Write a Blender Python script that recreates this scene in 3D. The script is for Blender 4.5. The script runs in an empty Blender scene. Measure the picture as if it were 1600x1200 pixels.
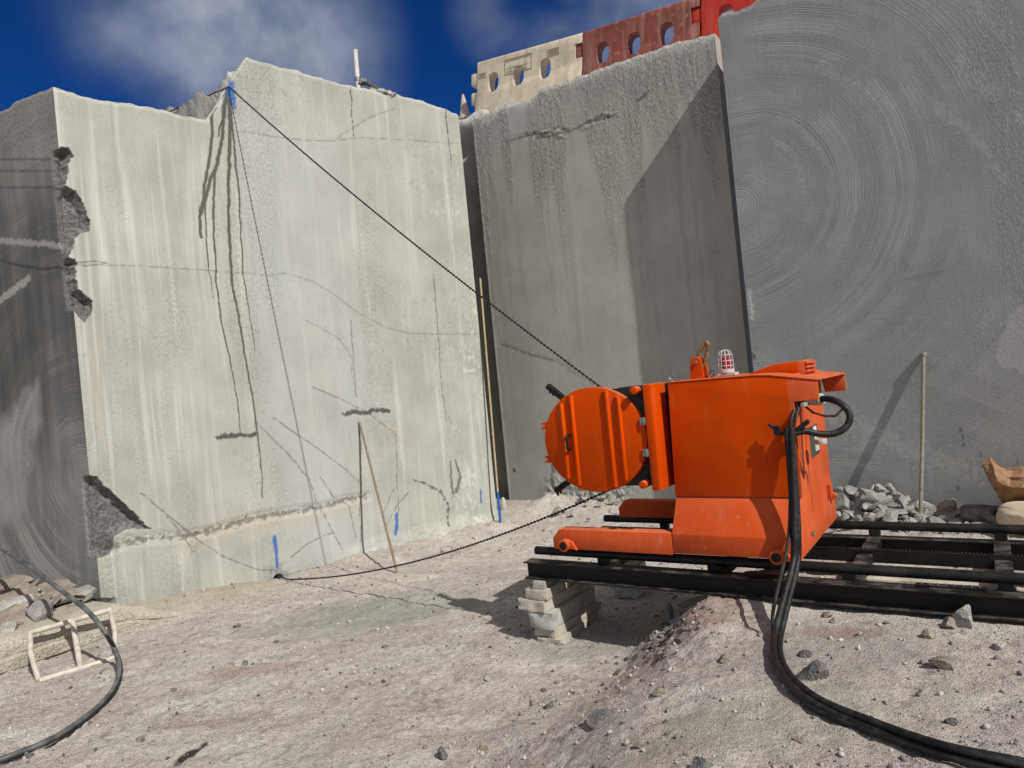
import bpy, bmesh, math, random
import numpy as np
from mathutils import Vector, Matrix
random.seed(7); RS = np.random.RandomState(11)
R = math.radians
S = bpy.context.scene
C = S.collection

# ------------------------------------------------------------------ camera, sky, sun, exposure
ROLL, PITCH, FPX = R(5.6), R(.43), 1080.0
EYE = np.array([0, 0, 2.1])
FW = np.array([0, math.cos(PITCH), math.sin(PITCH)])
_u = np.array([0, -math.sin(PITCH), math.cos(PITCH)]); _r = np.array([1., 0, 0])
UP = math.sin(ROLL)*_r + math.cos(ROLL)*_u
RT = math.cos(ROLL)*_r - math.sin(ROLL)*_u
cd = bpy.data.cameras.new('camera'); cam = bpy.data.objects.new('camera', cd); C.objects.link(cam)
cd.sensor_width = 36; cd.lens = FPX/1600*36; cd.clip_start = .05; cd.clip_end = 2000
m = Matrix.Identity(4)
for i in range(3):
    m[i][0], m[i][1], m[i][2], m[i][3] = RT[i], UP[i], -FW[i], EYE[i]
cam.matrix_world = m
S.camera = cam
S.view_settings.view_transform = 'Standard'; S.view_settings.look = 'None'
S.view_settings.exposure = 0.0; S.view_settings.gamma = 1
SUN_AZ, SUN_EL = R(38), R(45)            # azimuth from -Y towards +X
SUN = np.array([math.sin(SUN_AZ)*math.cos(SUN_EL), -math.cos(SUN_AZ)*math.cos(SUN_EL), math.sin(SUN_EL)])
ld = bpy.data.lights.new('sun', 'SUN'); ld.energy = 4.6; ld.angle = R(.5); ld.color = (1, .965, .9)
lo = bpy.data.objects.new('sun', ld); C.objects.link(lo)
lo.rotation_euler = Vector(SUN).to_track_quat('Z', 'Y').to_euler(); lo.location = (6, -8, 12)

class NT:                                # small helper for node trees
    def __init__(s, tree): s.t = tree; s.n = tree.nodes; s.l = tree.links
    def put(s, typ, **kw):
        n = s.n.new(typ)
        for k, v in kw.items(): setattr(n, k, v)
        return n
    def inp(s, sock, v):
        if hasattr(v, 'is_output'): s.l.new(v, sock)
        elif v is not None:
            if isinstance(v, (tuple, list)) and len(v) == 3 and sock.type == 'RGBA': v = (*v, 1)
            sock.default_value = v
    def math(s, op, a, b=None, c=None, clamp=False):
        n = s.put('ShaderNodeMath', operation=op, use_clamp=clamp)
        s.inp(n.inputs[0], a)
        if b is not None: s.inp(n.inputs[1], b)
        if c is not None: s.inp(n.inputs[2], c)
        return n.outputs[0]
    def mix(s, f, a, b, mode='MIX'):
        n = s.put('ShaderNodeMix', data_type='RGBA', blend_type=mode)
        s.inp(n.inputs[0], f); s.inp(n.inputs[6], a); s.inp(n.inputs[7], b)
        return n.outputs[2]
    def attr(s, name, out=2): return s.put('ShaderNodeAttribute', attribute_name=name).outputs[out]
    def scale(s, v, sc):
        n = s.put('ShaderNodeMapping'); s.inp(n.inputs[0], v); n.inputs[3].default_value = sc
        return n.outputs[0]
    def noise(s, v, sc, det=4, rough=.55, dim='3D', w=None, dist=0):
        n = s.put('ShaderNodeTexNoise', noise_dimensions=dim)
        if v is not None and 'Vector' in n.inputs: s.inp(n.inputs['Vector'], v)
        if w is not None: s.inp(n.inputs['W'], w)
        n.inputs['Scale'].default_value = sc; n.inputs['Detail'].default_value = det
        n.inputs['Roughness'].default_value = rough; n.inputs['Distortion'].default_value = dist
        return n.outputs[0]
    def ramp(s, v, lo, hi, a=0., b=1., smooth=True):
        n = s.put('ShaderNodeMapRange'); n.interpolation_type = 'SMOOTHSTEP' if smooth else 'LINEAR'
        s.inp(n.inputs[0], v)
        for i, x in enumerate((lo, hi, a, b)): n.inputs[i+1].default_value = x
        return n.outputs[0]
    def bump(s, h, strength, dist, nrm=None):
        n = s.put('ShaderNodeBump'); n.inputs['Strength'].default_value = strength
        n.inputs['Distance'].default_value = dist; s.inp(n.inputs['Height'], h)
        if nrm is not None: s.l.new(nrm, n.inputs['Normal'])
        return n.outputs[0]
    def obj(s): return s.put('ShaderNodeTexCoord').outputs['Object']

# sky: Nishita, its blue deepened, with thin grey-white clouds; bright cloud added behind the camera as fill
W = bpy.data.worlds.new('World'); S.world = W; W.use_nodes = True
nt = NT(W.node_tree); nt.n.clear()
sky = nt.put('ShaderNodeTexSky', sky_type='NISHITA', sun_disc=False, sun_elevation=SUN_EL,
             sun_rotation=math.pi - SUN_AZ, altitude=3800, air_density=1.0, dust_density=.1, ozone_density=2.0)
dirv = nt.put('ShaderNodeTexCoord').outputs['Generated']
deep = nt.mix(1.0, sky.outputs[0], (.07, .42, .98), 'MULTIPLY')
cl = None
def pixdir(x, y):
    d = FW*FPX + RT*(x-800) + UP*(600-y); return d/np.linalg.norm(d)
for (px, py, rad, amp) in ((330, 25, .20, 1.0), (450, 80, .17, .95), (230, 40, .12, .7), (900, 10, .15, .7), (1010, -30, .2, .7), (780, 20, .08, .5), (1500, -300, .5, .8)):
    d = pixdir(px, py)
    n = nt.put('ShaderNodeVectorMath', operation='DISTANCE'); nt.l.new(dirv, n.inputs[0]); n.inputs[1].default_value = d
    g = nt.ramp(n.outputs['Value'], rad, 0, 0, amp)
    cl = g if cl is None else nt.math('MAXIMUM', cl, g)
big = nt.noise(nt.scale(dirv, (1, 1, 1.4)), 3.6, 6, .48, dist=.05)
cloud = nt.math('MULTIPLY', cl, nt.ramp(big, .34, .61))
ccol = nt.mix(nt.ramp(nt.noise(dirv, 9, 4), .3, .7), (2.6, 3.2, 4.4), (6.4, 6.9, 7.8))
rear = nt.put('ShaderNodeVectorMath', operation='DOT_PRODUCT'); nt.l.new(dirv, rear.inputs[0]); rear.inputs[1].default_value = (.15, -.93, .33)
rear_fill = nt.math('MULTIPLY', nt.ramp(rear.outputs['Value'], .05, .55), nt.ramp(nt.noise(dirv, 2.6, 6, .6), .30, .62, .25, 1))  # unseen cloud cover added behind the camera to brighten the shaded faces
skyc = nt.mix(nt.math('MULTIPLY', cloud, .93), deep, ccol)
skyc = nt.mix(rear_fill, skyc, (8.2, 7.9, 7.4))
bg = nt.put('ShaderNodeBackground'); nt.inp(bg.inputs[0], skyc); bg.inputs[1].default_value = .07
out = nt.put('ShaderNodeOutputWorld'); nt.l.new(bg.outputs[0], out.inputs[0])

# ------------------------------------------------------------------ geometry helpers
def ray(x, y):
    d = FW*FPX + RT*(x-800) + UP*(600-y); return d/d[1]
def onz(x, y, z): d = ray(x, y); return EYE + d*(z-EYE[2])/d[2]
def onpl(x, y, P, n):
    P = np.array(P, float); n = np.array(n, float); d = ray(x, y); return EYE + d*((P-EYE)@n)/(d@n)
def aty(x, y, Y): return EYE + ray(x, y)*Y

def hsh(i, j, k=0):
    h = (i.astype(np.int64)*374761393 + j.astype(np.int64)*668265263 + k*2246822519) & 0xffffffff
    h = ((h ^ (h >> 13))*1274126177) & 0xffffffff
    return ((h ^ (h >> 16)) & 0xffff)/65535.0
def vnoise(x, y, k=0):
    xi = np.floor(x); yi = np.floor(y); fx = x-xi; fy = y-yi
    fx = fx*fx*(3-2*fx); fy = fy*fy*(3-2*fy)
    a = hsh(xi, yi, k); b = hsh(xi+1, yi, k); c = hsh(xi, yi+1, k); d = hsh(xi+1, yi+1, k)
    return (a*(1-fx)+b*fx)*(1-fy)+(c*(1-fx)+d*fx)*fy
def fbm(x, y, octs=5, k=0, gain=.5):
    x = np.asarray(x, float); y = np.asarray(y, float); s = 0; a = 1; t = 0
    for o in range(octs):
        s = s + a*(vnoise(x*2**o+13.7*o, y*2**o-7.1*o, k+o)-.5); t += a; a *= gain
    return s/t*2
def sst(a, b, x):
    t = np.clip((np.asarray(x, float)-a)/(b-a), 0, 1); return t*t*(3-2*t)
def segdist(px, py, pts):
    d = np.full(np.shape(px), 1e9); tt = np.zeros(np.shape(px)); n = len(pts)-1
    for i in range(n):
        ax, ay = pts[i]; bx, by = pts[i+1]; vx, vy = bx-ax, by-ay
        t = np.clip(((px-ax)*vx+(py-ay)*vy)/(vx*vx+vy*vy+1e-12), 0, 1)
        e = np.hypot(px-ax-t*vx, py-ay-t*vy); mk = e < d
        d = np.where(mk, e, d); tt = np.where(mk, (i+t)/n, tt)
    return d, tt
def inpoly(px, py, poly):
    ins = np.zeros(np.shape(px), bool); n = len(poly)
    for i in range(n):
        x1, y1 = poly[i]; x2, y2 = poly[(i+1) % n]
        if y1 == y2: continue
        c = ((y1 > py) != (y2 > py)) & (px < (x2-x1)*(py-y1)/(y2-y1)+x1)
        ins ^= c
    return ins

class MB:
    """collects shapes and builds ONE mesh object"""
    def __init__(s): s.v = []; s.f = []
    def add(s, vs, fs):
        o = len(s.v); s.v += [tuple(map(float, p)) for p in vs]; s.f += [tuple(i+o for i in f) for f in fs]; return s
    def box(s, c, d, rot=None):
        c = Vector(c); h = Vector(d)*.5; vs = []
        for x in (-1, 1):
            for y in (-1, 1):
                for z in (-1, 1):
                    p = Vector((x*h.x, y*h.y, z*h.z))
                    if rot is not None: p = rot @ p
                    vs.append(c+p)
        return s.add(vs, [(0, 1, 3, 2), (4, 6, 7, 5), (0, 4, 5, 1), (2, 3, 7, 6), (0, 2, 6, 4), (1, 5, 7, 3)])
    def bb(s, x0, x1, y0, y1, z0, z1): return s.box(((x0+x1)/2, (y0+y1)/2, (z0+z1)/2), (x1-x0, y1-y0, z1-z0))
    def prism(s, poly, lo, hi, axis='y'):
        n = len(poly); f = {'y': lambda a, b, t: (a, t, b), 'z': lambda a, b, t: (a, b, t), 'x': lambda a, b, t: (t, a, b)}[axis]
        vs = [f(a, b, lo) for a, b in poly]+[f(a, b, hi) for a, b in poly]
        fs = [tuple(range(n)), tuple(range(2*n-1, n-1, -1))]+[(i, n+i, n+(i+1) % n, (i+1) % n) for i in range(n)]
        return s.add(vs, fs)
    def tube(s, path, r, n=10, closed=False, caps=True):
        P = [Vector(p) for p in path]; N = len(P); rr = r if hasattr(r, '__len__') else [r]*N
        T = []
        for i in range(N):
            a = P[(i-1) % N] if (closed or i > 0) else P[i]; b = P[(i+1) % N] if (closed or i < N-1) else P[i]
            T.append((b-a).normalized())
        u = T[0].orthogonal().normalized(); vs = []
        for i in range(N):
            u = (u - T[i]*u.dot(T[i])).normalized(); w = T[i].cross(u)
            vs += [P[i]+(u*math.cos(2*math.pi*k/n)+w*math.sin(2*math.pi*k/n))*rr[i] for k in range(n)]
        fs = []
        for i in range(N if closed else N-1):
            j = (i+1) % N
            fs += [(i*n+k, i*n+(k+1) % n, j*n+(k+1) % n, j*n+k) for k in range(n)]
        if caps and not closed: fs += [tuple(range(n-1, -1, -1)), tuple((N-1)*n+k for k in range(n))]
        return s.add(vs, fs)
    def cyl(s, a, b, r, n=24): return s.tube([a, b], r, n)
    def lathe(s, prof, n=24, c=(0, 0, 0)):
        vs = []; fs = []; m_ = len(prof)
        for r_, z in prof: vs += [(c[0]+r_*math.cos(2*math.pi*k/n), c[1]+r_*math.sin(2*math.pi*k/n), c[2]+z) for k in range(n)]
        for i in range(m_-1): fs += [(i*n+k, i*n+(k+1) % n, (i+1)*n+(k+1) % n, (i+1)*n+k) for k in range(n)]
        fs += [tuple(range(n-1, -1, -1)), tuple((m_-1)*n+k for k in range(n))]
        return s.add(vs, fs)
    def build(s, name, mat, parent=None, loc=None, ang=35, bevel=0, segs=2):
        me = bpy.data.meshes.new(name)
        vs = s.v
        if loc is not None: vs = [(x-loc[0], y-loc[1], z-loc[2]) for x, y, z in vs]
        me.from_pydata(vs, [], s.f)
        bm = bmesh.new(); bm.from_mesh(me); bmesh.ops.recalc_face_normals(bm, faces=bm.faces)
        if bevel:
            ed = [e for e in bm.edges if len(e.link_faces) == 2 and e.calc_face_angle(0) > R(25)]
            bmesh.ops.bevel(bm, geom=ed, offset=bevel, segments=segs, affect='EDGES', clamp_overlap=True, profile=.5)
        bm.to_mesh(me); bm.free()
        return finish(name, me, mat, parent, loc, ang)
def finish(name, me, mat, parent=None, loc=None, ang=35):
    if ang:
        me.polygons.foreach_set('use_smooth', [True]*len(me.polygons)); me.set_sharp_from_angle(angle=R(ang))
    o = bpy.data.objects.new(name, me); C.objects.link(o); me.materials.append(mat)
    if loc is not None: o.location = loc
    if parent: o.parent = parent
    return o
def tag(o, label=None, cat=None, group=None, kind=None):
    if label: o['label'] = label
    if cat: o['category'] = cat
    if group: o['group'] = group
    if kind: o['kind'] = kind
    return o
def thing(name, label, cat, loc=(0, 0, 0), rz=0, group=None):
    o = bpy.data.objects.new(name, None); C.objects.link(o); o.location = loc; o.rotation_euler = (0, 0, rz); o.empty_display_size = .1
    return tag(o, label, cat, group)
def smooth_path(pts, n=8):
    P = [np.array(p, float) for p in pts]; P = [2*P[0]-P[1]]+P+[2*P[-1]-P[-2]]; o = []
    for i in range(1, len(P)-2):
        for k in range(n):
            t = k/n
            o.append(.5*((2*P[i])+(-P[i-1]+P[i+1])*t+(2*P[i-1]-5*P[i]+4*P[i+1]-P[i+2])*t*t+(-P[i-1]+3*P[i]-3*P[i+1]+P[i+2])*t**3))
    o.append(P[-2]); return o
def rawmesh(name, verts, faces, attrs=None, vecs=None):
    me = bpy.data.meshes.new(name)
    verts = np.asarray(verts, np.float32); faces = np.asarray(faces, np.int32); k = faces.shape[1]
    me.vertices.add(len(verts)); me.vertices.foreach_set('co', verts.ravel())
    me.loops.add(faces.size); me.loops.foreach_set('vertex_index', faces.ravel())
    me.polygons.add(len(faces)); me.polygons.foreach_set('loop_start', np.arange(0, faces.size, k, dtype=np.int32))
    me.update(calc_edges=True); me.validate()
    for n_, a in (attrs or {}).items():
        at_ = me.attributes.new(n_, 'FLOAT', 'POINT'); at_.data.foreach_set('value', np.asarray(a, np.float32).ravel())
    for n_, a in (vecs or {}).items():
        at_ = me.attributes.new(n_, 'FLOAT_VECTOR', 'POINT'); at_.data.foreach_set('vector', np.asarray(a, np.float32).ravel())
    return me
def gridfaces(r, c, off=0, flip=False):
    i, j = np.meshgrid(np.arange(r-1), np.arange(c-1), indexing='ij'); a = (i*c+j).ravel()+off
    f = np.stack([a, a+1, a+c+1, a+c], 1)
    return f[:, ::-1] if flip else f

# ------------------------------------------------------------------ materials
def newmat(name):
    m_ = bpy.data.materials.new(name); m_.use_nodes = True; t = NT(m_.node_tree)
    b = t.n['Principled BSDF']; return m_, t, b
def setb(t, b, col=None, rough=None, metal=None, nrm=None, spec=None):
    if col is not None: t.inp(b.inputs['Base Color'], col)
    if rough is not None: t.inp(b.inputs['Roughness'], rough)
    if metal is not None: b.inputs['Metallic'].default_value = metal
    if spec is not None: b.inputs['Specular IOR Level'].default_value = spec
    if nrm is not None: t.l.new(nrm, b.inputs['Normal'])

def plain(name, col, rough=.6, metal=0., var=.15, sc=14, bump=0., dirt=None, dirt_amt=.0, spec=.4):
    m_, t, b = newmat(name); co = t.obj()
    n1 = t.noise(co, sc, 5); n2 = t.noise(co, sc*9, 3)
    c = t.mix(t.ramp(n1, .3, .7), tuple(x*(1-var) for x in col), tuple(min(1, x*(1+var)) for x in col))
    if dirt:
        c = t.mix(t.math('MULTIPLY', t.ramp(t.noise(co, sc*.5, 7, .65), .5-.3*dirt_amt, .75), dirt_amt), c, dirt)
    nr = t.bump(t.math('ADD', n1, t.math('MULTIPLY', n2, .5)), bump, .01) if bump else None
    setb(t, b, c, t.ramp(n1, .2, .8, max(.05, rough-.08), min(1, rough+.1)), metal, nr, spec)
    return m_

def dusty_steel(name, col, dust):
    m_, t, b = newmat(name); co = t.obj(); n = t.noise(co, 7, 6, .65); n2 = t.noise(t.scale(co, (1.5, 14, 14)), 2.5, 5, .6)
    geo = t.put('ShaderNodeNewGeometry'); sp = t.put('ShaderNodeSeparateXYZ'); t.l.new(geo.outputs['Normal'], sp.inputs[0])
    up_ = t.math('MULTIPLY', t.ramp(sp.outputs[2], .35, .95, .05, .75), t.ramp(n, .42, .68))
    c = t.mix(t.ramp(n2, .5, .72, 0, .5), col, (.035, .019, .011)); c = t.mix(t.math('MULTIPLY', up_, .55), c, dust)
    setb(t, b, c, t.ramp(n, .3, .7, .42, .7), 0, t.bump(t.math('ADD', n, n2), .15, .008), .3)
    return m_
def orange_mat():
    m_, t, b = newmat('orange_paint'); co = t.obj()
    n = t.noise(co, 3, 6, .6); n2 = t.noise(t.scale(co, (14, 14, 1.5)), 1.5, 5, .6)
    sep = t.put('ShaderNodeSeparateXYZ'); t.l.new(co, sep.inputs[0])
    low = t.ramp(sep.outputs[2], 1.35, .8)                       # stone dust settles low on the machine
    right = t.ramp(sep.outputs[0], 2.11, 2.13)
    geo = t.put('ShaderNodeNewGeometry'); sp2 = t.put('ShaderNodeSeparateXYZ'); t.l.new(geo.outputs['Normal'], sp2.inputs[0])
    upf = t.ramp(sp2.outputs[2], .15, .9)
    dust = t.math('MAXIMUM', t.math('MULTIPLY', low, .22), t.math('MULTIPLY', upf, .42))
    dust = t.math('MAXIMUM', dust, t.math('MULTIPLY', right, .26))
    dust = t.math('MULTIPLY', dust, t.ramp(t.math('ADD', n, t.math('MULTIPLY', n2, .6)), .5, 1.0, .55, 1.25))
    c = t.mix(t.ramp(n, .3, .7), (.50, .050, .0004), (.58, .062, .0006))
    c = t.mix(dust, c, (.46, .20, .11))
    spl = t.math('MULTIPLY', t.ramp(t.noise(t.scale(co, (26, 26, 12)), 1.0, 4, .65), .60, .70), t.ramp(sep.outputs[2], 1.5, .85, 0, .40))
    run = t.math('MULTIPLY', t.ramp(n2, .55, .78), .16)
    c = t.mix(t.math('MAXIMUM', spl, run), c, (.44, .27, .19))
    scr = t.ramp(t.noise(t.scale(co, (3, 3, 60)), 1.6, 3, .6), .70, .735); c = t.mix(t.math('MULTIPLY', scr, .22), c, (.25, .05, .02))
    chips = t.ramp(t.noise(co, 45, 4, .7), .715, .74)
    c = t.mix(t.math('MULTIPLY', chips, .5), c, (.16, .05, .03))
    setb(t, b, c, t.math('ADD', t.ramp(n2, .3, .7, .42, .55), t.math('MULTIPLY', dust, .5)), 0, t.bump(t.noise(co, 5, 3), .03, .02), .07)
    return m_
M = {}
M['orange'] = orange_mat()
M['black_steel'] = plain('black_steel', (.006, .006, .006), .5, .0, .35, 9, .12, (.07, .062, .055), .25, .3)
M['rail_steel'] = dusty_steel('rail_steel', (.007, .0065, .006), (.20, .175, .155))
M['rubber'] = plain('rubber', (.009, .009, .009), .55, 0, .3, 30, .1, (.12, .11, .10), .2, .35)
M['galv'] = plain('galvanised_steel', (.26, .26, .25), .45, .6, .3, 30, .05)
M['grey_plastic'] = plain('grey_plastic', (.40, .40, .38), .55, 0, .12, 20, .05, (.3, .27, .22), .3)
M['cage'] = plain('cage_white', (.48, .46, .45), .45, .0, .1, 30)
M['rust'] = plain('rusty_iron', (.16, .085, .04), .8, 0, .5, 35, .3, (.35, .25, .14), .6)
M['wire'] = plain('saw_wire', (.011, .011, .012), .6, 0, .3, 30)
M['bead'] = plain('wire_bead', (.03, .028, .026), .6, 0, .3, 60)
def weathered(name, col, stain, amt):
    m_, t, b = newmat(name); co = t.obj(); n = t.noise(co, 3, 7, .65); st = t.noise(t.scale(co, (7, 7, .7)), 1.3, 6, .6); f = t.noise(co, 38, 4, .7)
    c = t.mix(t.ramp(n, .3, .7), tuple(x*.82 for x in col), tuple(x*1.12 for x in col))
    c = t.mix(t.math('MULTIPLY', t.ramp(st, .46, .72), amt), c, stain); c = t.mix(t.math('MULTIPLY', t.ramp(f, .56, .70), amt*.7), c, tuple(x*.7 for x in stain))
    c = t.mix(t.math('MULTIPLY', t.ramp(t.noise(co, 9, 6, .7), .55, .66), amt), c, stain)
    setb(t, b, c, .6, 0, t.bump(n, .08, .02), .25)
    return m_
M['barrier_white'] = weathered('barrier_white', (.62, .55, .43), (.38, .315, .22), .6)
M['barrier_maroon'] = weathered('barrier_maroon', (.22, .060, .048), (.40, .24, .20), .6)
M['barrier_red'] = weathered('barrier_red', (.50, .030, .016), (.48, .16, .10), .35)
M['label_ink'] = plain('label_ink', (.10, .09, .08), .7)
M['cone'] = plain('cone_faded', (.40, .34, .32), .7, 0, .15, 12, .1, (.5, .30, .25), .5)
M['white_pipe'] = plain('white_pipe', (.62, .60, .55), .5, 0, .12, 12, .08, (.32, .27, .2), .5)
M['iron_rod'] = plain('iron_rod', (.26, .25, .20), .7, 0, .3, 25, .25, (.15, .12, .08), .6)
M['pink_wood'] = plain('bleached_wood', (.24, .17, .13), .8, 0, .3, 20, .2, (.12, .08, .06), .5)
M['yellow_wood'] = plain('yellow_pole', (.40, .32, .19), .6, 0, .2, 20, .1)
M['blue'] = plain('blue_paint', (.012, .10, .36), .55, 0, .2, 30)
M['frame_paint'] = plain('dirty_white_paint', (.56, .53, .47), .6, 0, .12, 30, .15, (.22, .16, .10), .62)
M['hose'] = plain('grey_hose', (.060, .064, .066), .5, 0, .25, 14, .06, (.26, .25, .23), .5)
M['lens_red'] = plain('red_lens', (.42, .010, .035), .15, 0, .1, 10, 0, spec=.6)
M['plate_dark'] = plain('plate_dark', (.045, .055, .045), .5, 0, .3, 40)
M['sticker'] = plain('sticker', (.66, .66, .64), .5)
M['tan_sack'] = plain('tan_sack', (.27, .155, .080), .72, 0, .3, 6, .25, (.20, .10, .055), .55)
M['white_sack'] = plain('pale_sack', (.55, .47, .36), .75, 0, .18, 8, .25, (.42, .31, .18), .6)
M['timber'] = plain('crib_timber', (.46, .425, .36), .85, 0, .3, 9, .8, (.24, .215, .18), .6)
M['timber_grey'] = plain('crib_grey', (.42, .415, .39), .9, 0, .3, 11, .9, (.22, .21, .195), .6)

def rock_mat(name, a, b_, dust, sc=6):
    m_, t, b = newmat(name); co = t.obj()
    rnd = t.put('ShaderNodeObjectInfo').outputs['Random']
    n1 = t.noise(co, sc, 8, .62); sp = t.noise(co, sc*18, 3, .7); cr = t.put('ShaderNodeTexVoronoi', feature='F1')
    t.l.new(co, cr.inputs['Vector']); cr.inputs['Scale'].default_value = sc*14
    c = t.mix(t.ramp(n1, .35, .65), a, b_)
    c = t.mix(t.math('MULTIPLY', t.ramp(sp, .45, .72), .45), c, (.07, .07, .07))
    c = t.mix(t.math('MULTIPLY', t.ramp(sp, .5, .28), .3), c, (.6, .58, .55))
    c = t.mix(t.math('MULTIPLY', t.ramp(t.noise(co, sc*.7, 5), .48, .66), .4), c, dust)
    c = t.mix(1.0, c, t.mix(rnd, (.80, .80, .80), (1.15, 1.12, 1.1)), 'MULTIPLY')
    h = t.math('ADD', n1, t.math('MULTIPLY', cr.outputs[0], .3))
    setb(t, b, c, .92, 0, t.bump(t.math('ADD', h, t.math('MULTIPLY', sp, .4)), 1.0, .03), .2)
    return m_
M['rock_grey'] = rock_mat('broken_granite', (.28, .275, .265), (.45, .44, .42), (.48, .455, .41))
M['rock_pink'] = rock_mat('dusty_pink_stone', (.25, .21, .175), (.37, .32, .27), (.42, .37, .31))
M['rock_dark'] = rock_mat('dark_stone', (.10, .10, .10), (.20, .20, .195), (.3, .28, .25))
M['clod'] = rock_mat('soil_clods', (.13, .115, .105), (.24, .215, .20), (.3, .265, .24), 9)
M['ledge'] = rock_mat('sandy_ledge', (.46, .42, .34), (.54, .50, .42), (.52, .47, .38), 3)

def wall_mat(name, base, dark, pale, streak=.5, drip=0., ring=None, ringamt=.0, relief_k=1.0):
    m_, t, b = newmat(name); uv = t.attr('wuv', 1)
    # colour: mottling, run-off streaks, mineral speckle
    mot = t.noise(uv, 1.3, 6, .6); st1 = t.noise(t.scale(uv, (7, .35, 1)), 1.0, 6, .6); st2 = t.noise(t.scale(uv, (24, .7, 1)), 1.0, 5, .6)
    sp = t.noise(uv, 130, 2, .6); sp2 = t.noise(uv, 42, 4, .7)
    c = t.mix(t.ramp(mot, .3, .7), dark, base)
    c = t.mix(t.math('MULTIPLY', t.ramp(st1, .50, .74), streak), c, pale)
    c = t.mix(t.math('MULTIPLY', t.ramp(st2, .52, .75), streak*.6), c, dark)
    c = t.mix(t.math('MULTIPLY', t.ramp(sp, .54, .70), .40), c, tuple(x*.45 for x in base))
    c = t.mix(t.math('MULTIPLY', t.ramp(sp2, .56, .70), .34), c, tuple(x*.58 for x in base))
    c = t.mix(t.math('MULTIPLY', t.ramp(sp2, .44, .30), .35), c, tuple(min(.7, x*1.25) for x in pale))
    h = t.math('ADD', t.math('MULTIPLY', sp, .22), t.math('MULTIPLY', sp2, .35))
    h = t.math('ADD', h, t.math('MULTIPLY', st2, .22))
    if ring:                                                     # circular saw marks round the cut's centre
        rings = None
        for (ca, cz, amt) in ring:
            n = t.put('ShaderNodeVectorMath', operation='DISTANCE'); t.l.new(uv, n.inputs[0]); n.inputs[1].default_value = (ca, cz, 0)
            rad = t.math('ADD', n.outputs['Value'], t.math('MULTIPLY', t.math('SUBTRACT', t.noise(uv, .45, 3), .5), .22))
            fine = t.noise(None, 1, 2, .6, '1D', t.math('MULTIPLY', rad, 60)); wide = t.noise(None, 1, 3, .6, '1D', t.math('MULTIPLY', rad, 3.4))
            fade = t.math('MULTIPLY', t.ramp(t.noise(uv, .9, 4), .38, .62, .02, 1.0), t.ramp(n.outputs['Value'], 5.2, .3, .15, 1.0))
            fade = t.math('MULTIPLY', fade, amt)
            c = t.mix(t.math('MULTIPLY', t.math('MULTIPLY', t.ramp(fine, .50, .64), fade), .25), c, pale)
            c = t.mix(t.math('MULTIPLY', t.math('MULTIPLY', t.ramp(fine, .48, .34), fade), .24), c, tuple(x*.55 for x in dark))
            c = t.mix(t.math('MULTIPLY', t.math('MULTIPLY', t.ramp(wide, .45, .62), fade), .38), c, pale)
            c = t.mix(t.math('MULTIPLY', t.math('MULTIPLY', t.ramp(wide, .5, .38), fade), .34), c, tuple(x*.7 for x in dark))
            h = t.math('ADD', h, t.math('MULTIPLY', t.math('MULTIPLY', fine, fade), .9*ringamt))
    # splashed slurry runs standing proud of the face
    dn = t.noise(t.scale(uv, (62, 19, 1)), 1.0, 4, .6); runs = t.attr('runs')
    dm = t.math('MULTIPLY', t.ramp(dn, .50, .62), runs)
    h = t.math('ADD', h, t.math('MULTIPLY', dm, 1.6*relief_k))
    c = t.mix(t.math('MULTIPLY', dm, .22), c, pale)
    # what was left on the face: wet runs, marker lines, paint, cracks, fresh breaks, dust on the rim, painted hole shade and sunlit edges
    brk = t.attr('chip'); bn = t.noise(uv, 26, 6, .7)
    c = t.mix(t.math('MULTIPLY', t.attr('damp'), .88), c, t.mix(t.ramp(st1, .35, .65), tuple(x*.24 for x in base), tuple(x*.38 for x in base)))
    c = t.mix(t.math('MULTIPLY', t.attr('soft'), .34), c, tuple(x*.5 for x in base))
    c = t.mix(t.math('MULTIPLY', t.attr('cool'), .55), c, (base[0]*.98, base[1]*1.03, base[2]*1.14))
    c = t.mix(t.math('MULTIPLY', t.attr('warm'), .5), c, (base[0]*1.02, base[1]*.88, base[2]*.78))
    c = t.mix(t.math('MULTIPLY', t.attr('light'), .75), c, tuple(min(.62, x*1.25) for x in pale))
    c = t.mix(brk, c, t.mix(t.ramp(bn, .35, .65), (.075, .075, .073), (.19, .19, .185)))
    c = t.mix(t.math('MULTIPLY', t.attr('wet'), .90), c, (.070, .064, .052))
    c = t.mix(t.math('MULTIPLY', t.attr('ink'), t.ramp(sp2, .25, .6, 1.0, .8)), c, (.040, .040, .038))
    c = t.mix(t.math('MULTIPLY', t.attr('blue'), .85), c, (.02, .105, .36))
    h = t.math('ADD', h, t.math('MULTIPLY', t.math('MULTIPLY', bn, brk), 1.3))
    setb(t, b, c, .9, 0, t.bump(h, .7, .014), .2)
    return m_
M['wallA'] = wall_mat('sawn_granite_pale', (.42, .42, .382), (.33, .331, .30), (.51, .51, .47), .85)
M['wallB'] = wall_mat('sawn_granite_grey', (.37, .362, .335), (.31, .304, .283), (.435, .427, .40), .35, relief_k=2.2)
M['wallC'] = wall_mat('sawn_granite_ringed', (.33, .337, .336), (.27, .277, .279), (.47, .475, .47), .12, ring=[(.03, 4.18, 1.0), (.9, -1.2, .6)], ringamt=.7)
M['wallL'] = wall_mat('sawn_granite_left', (.225, .222, .215), (.15, .152, .155), (.33, .32, .295), .5, ring=[(-.10, 1.70, 2.0)], ringamt=.35)

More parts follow.
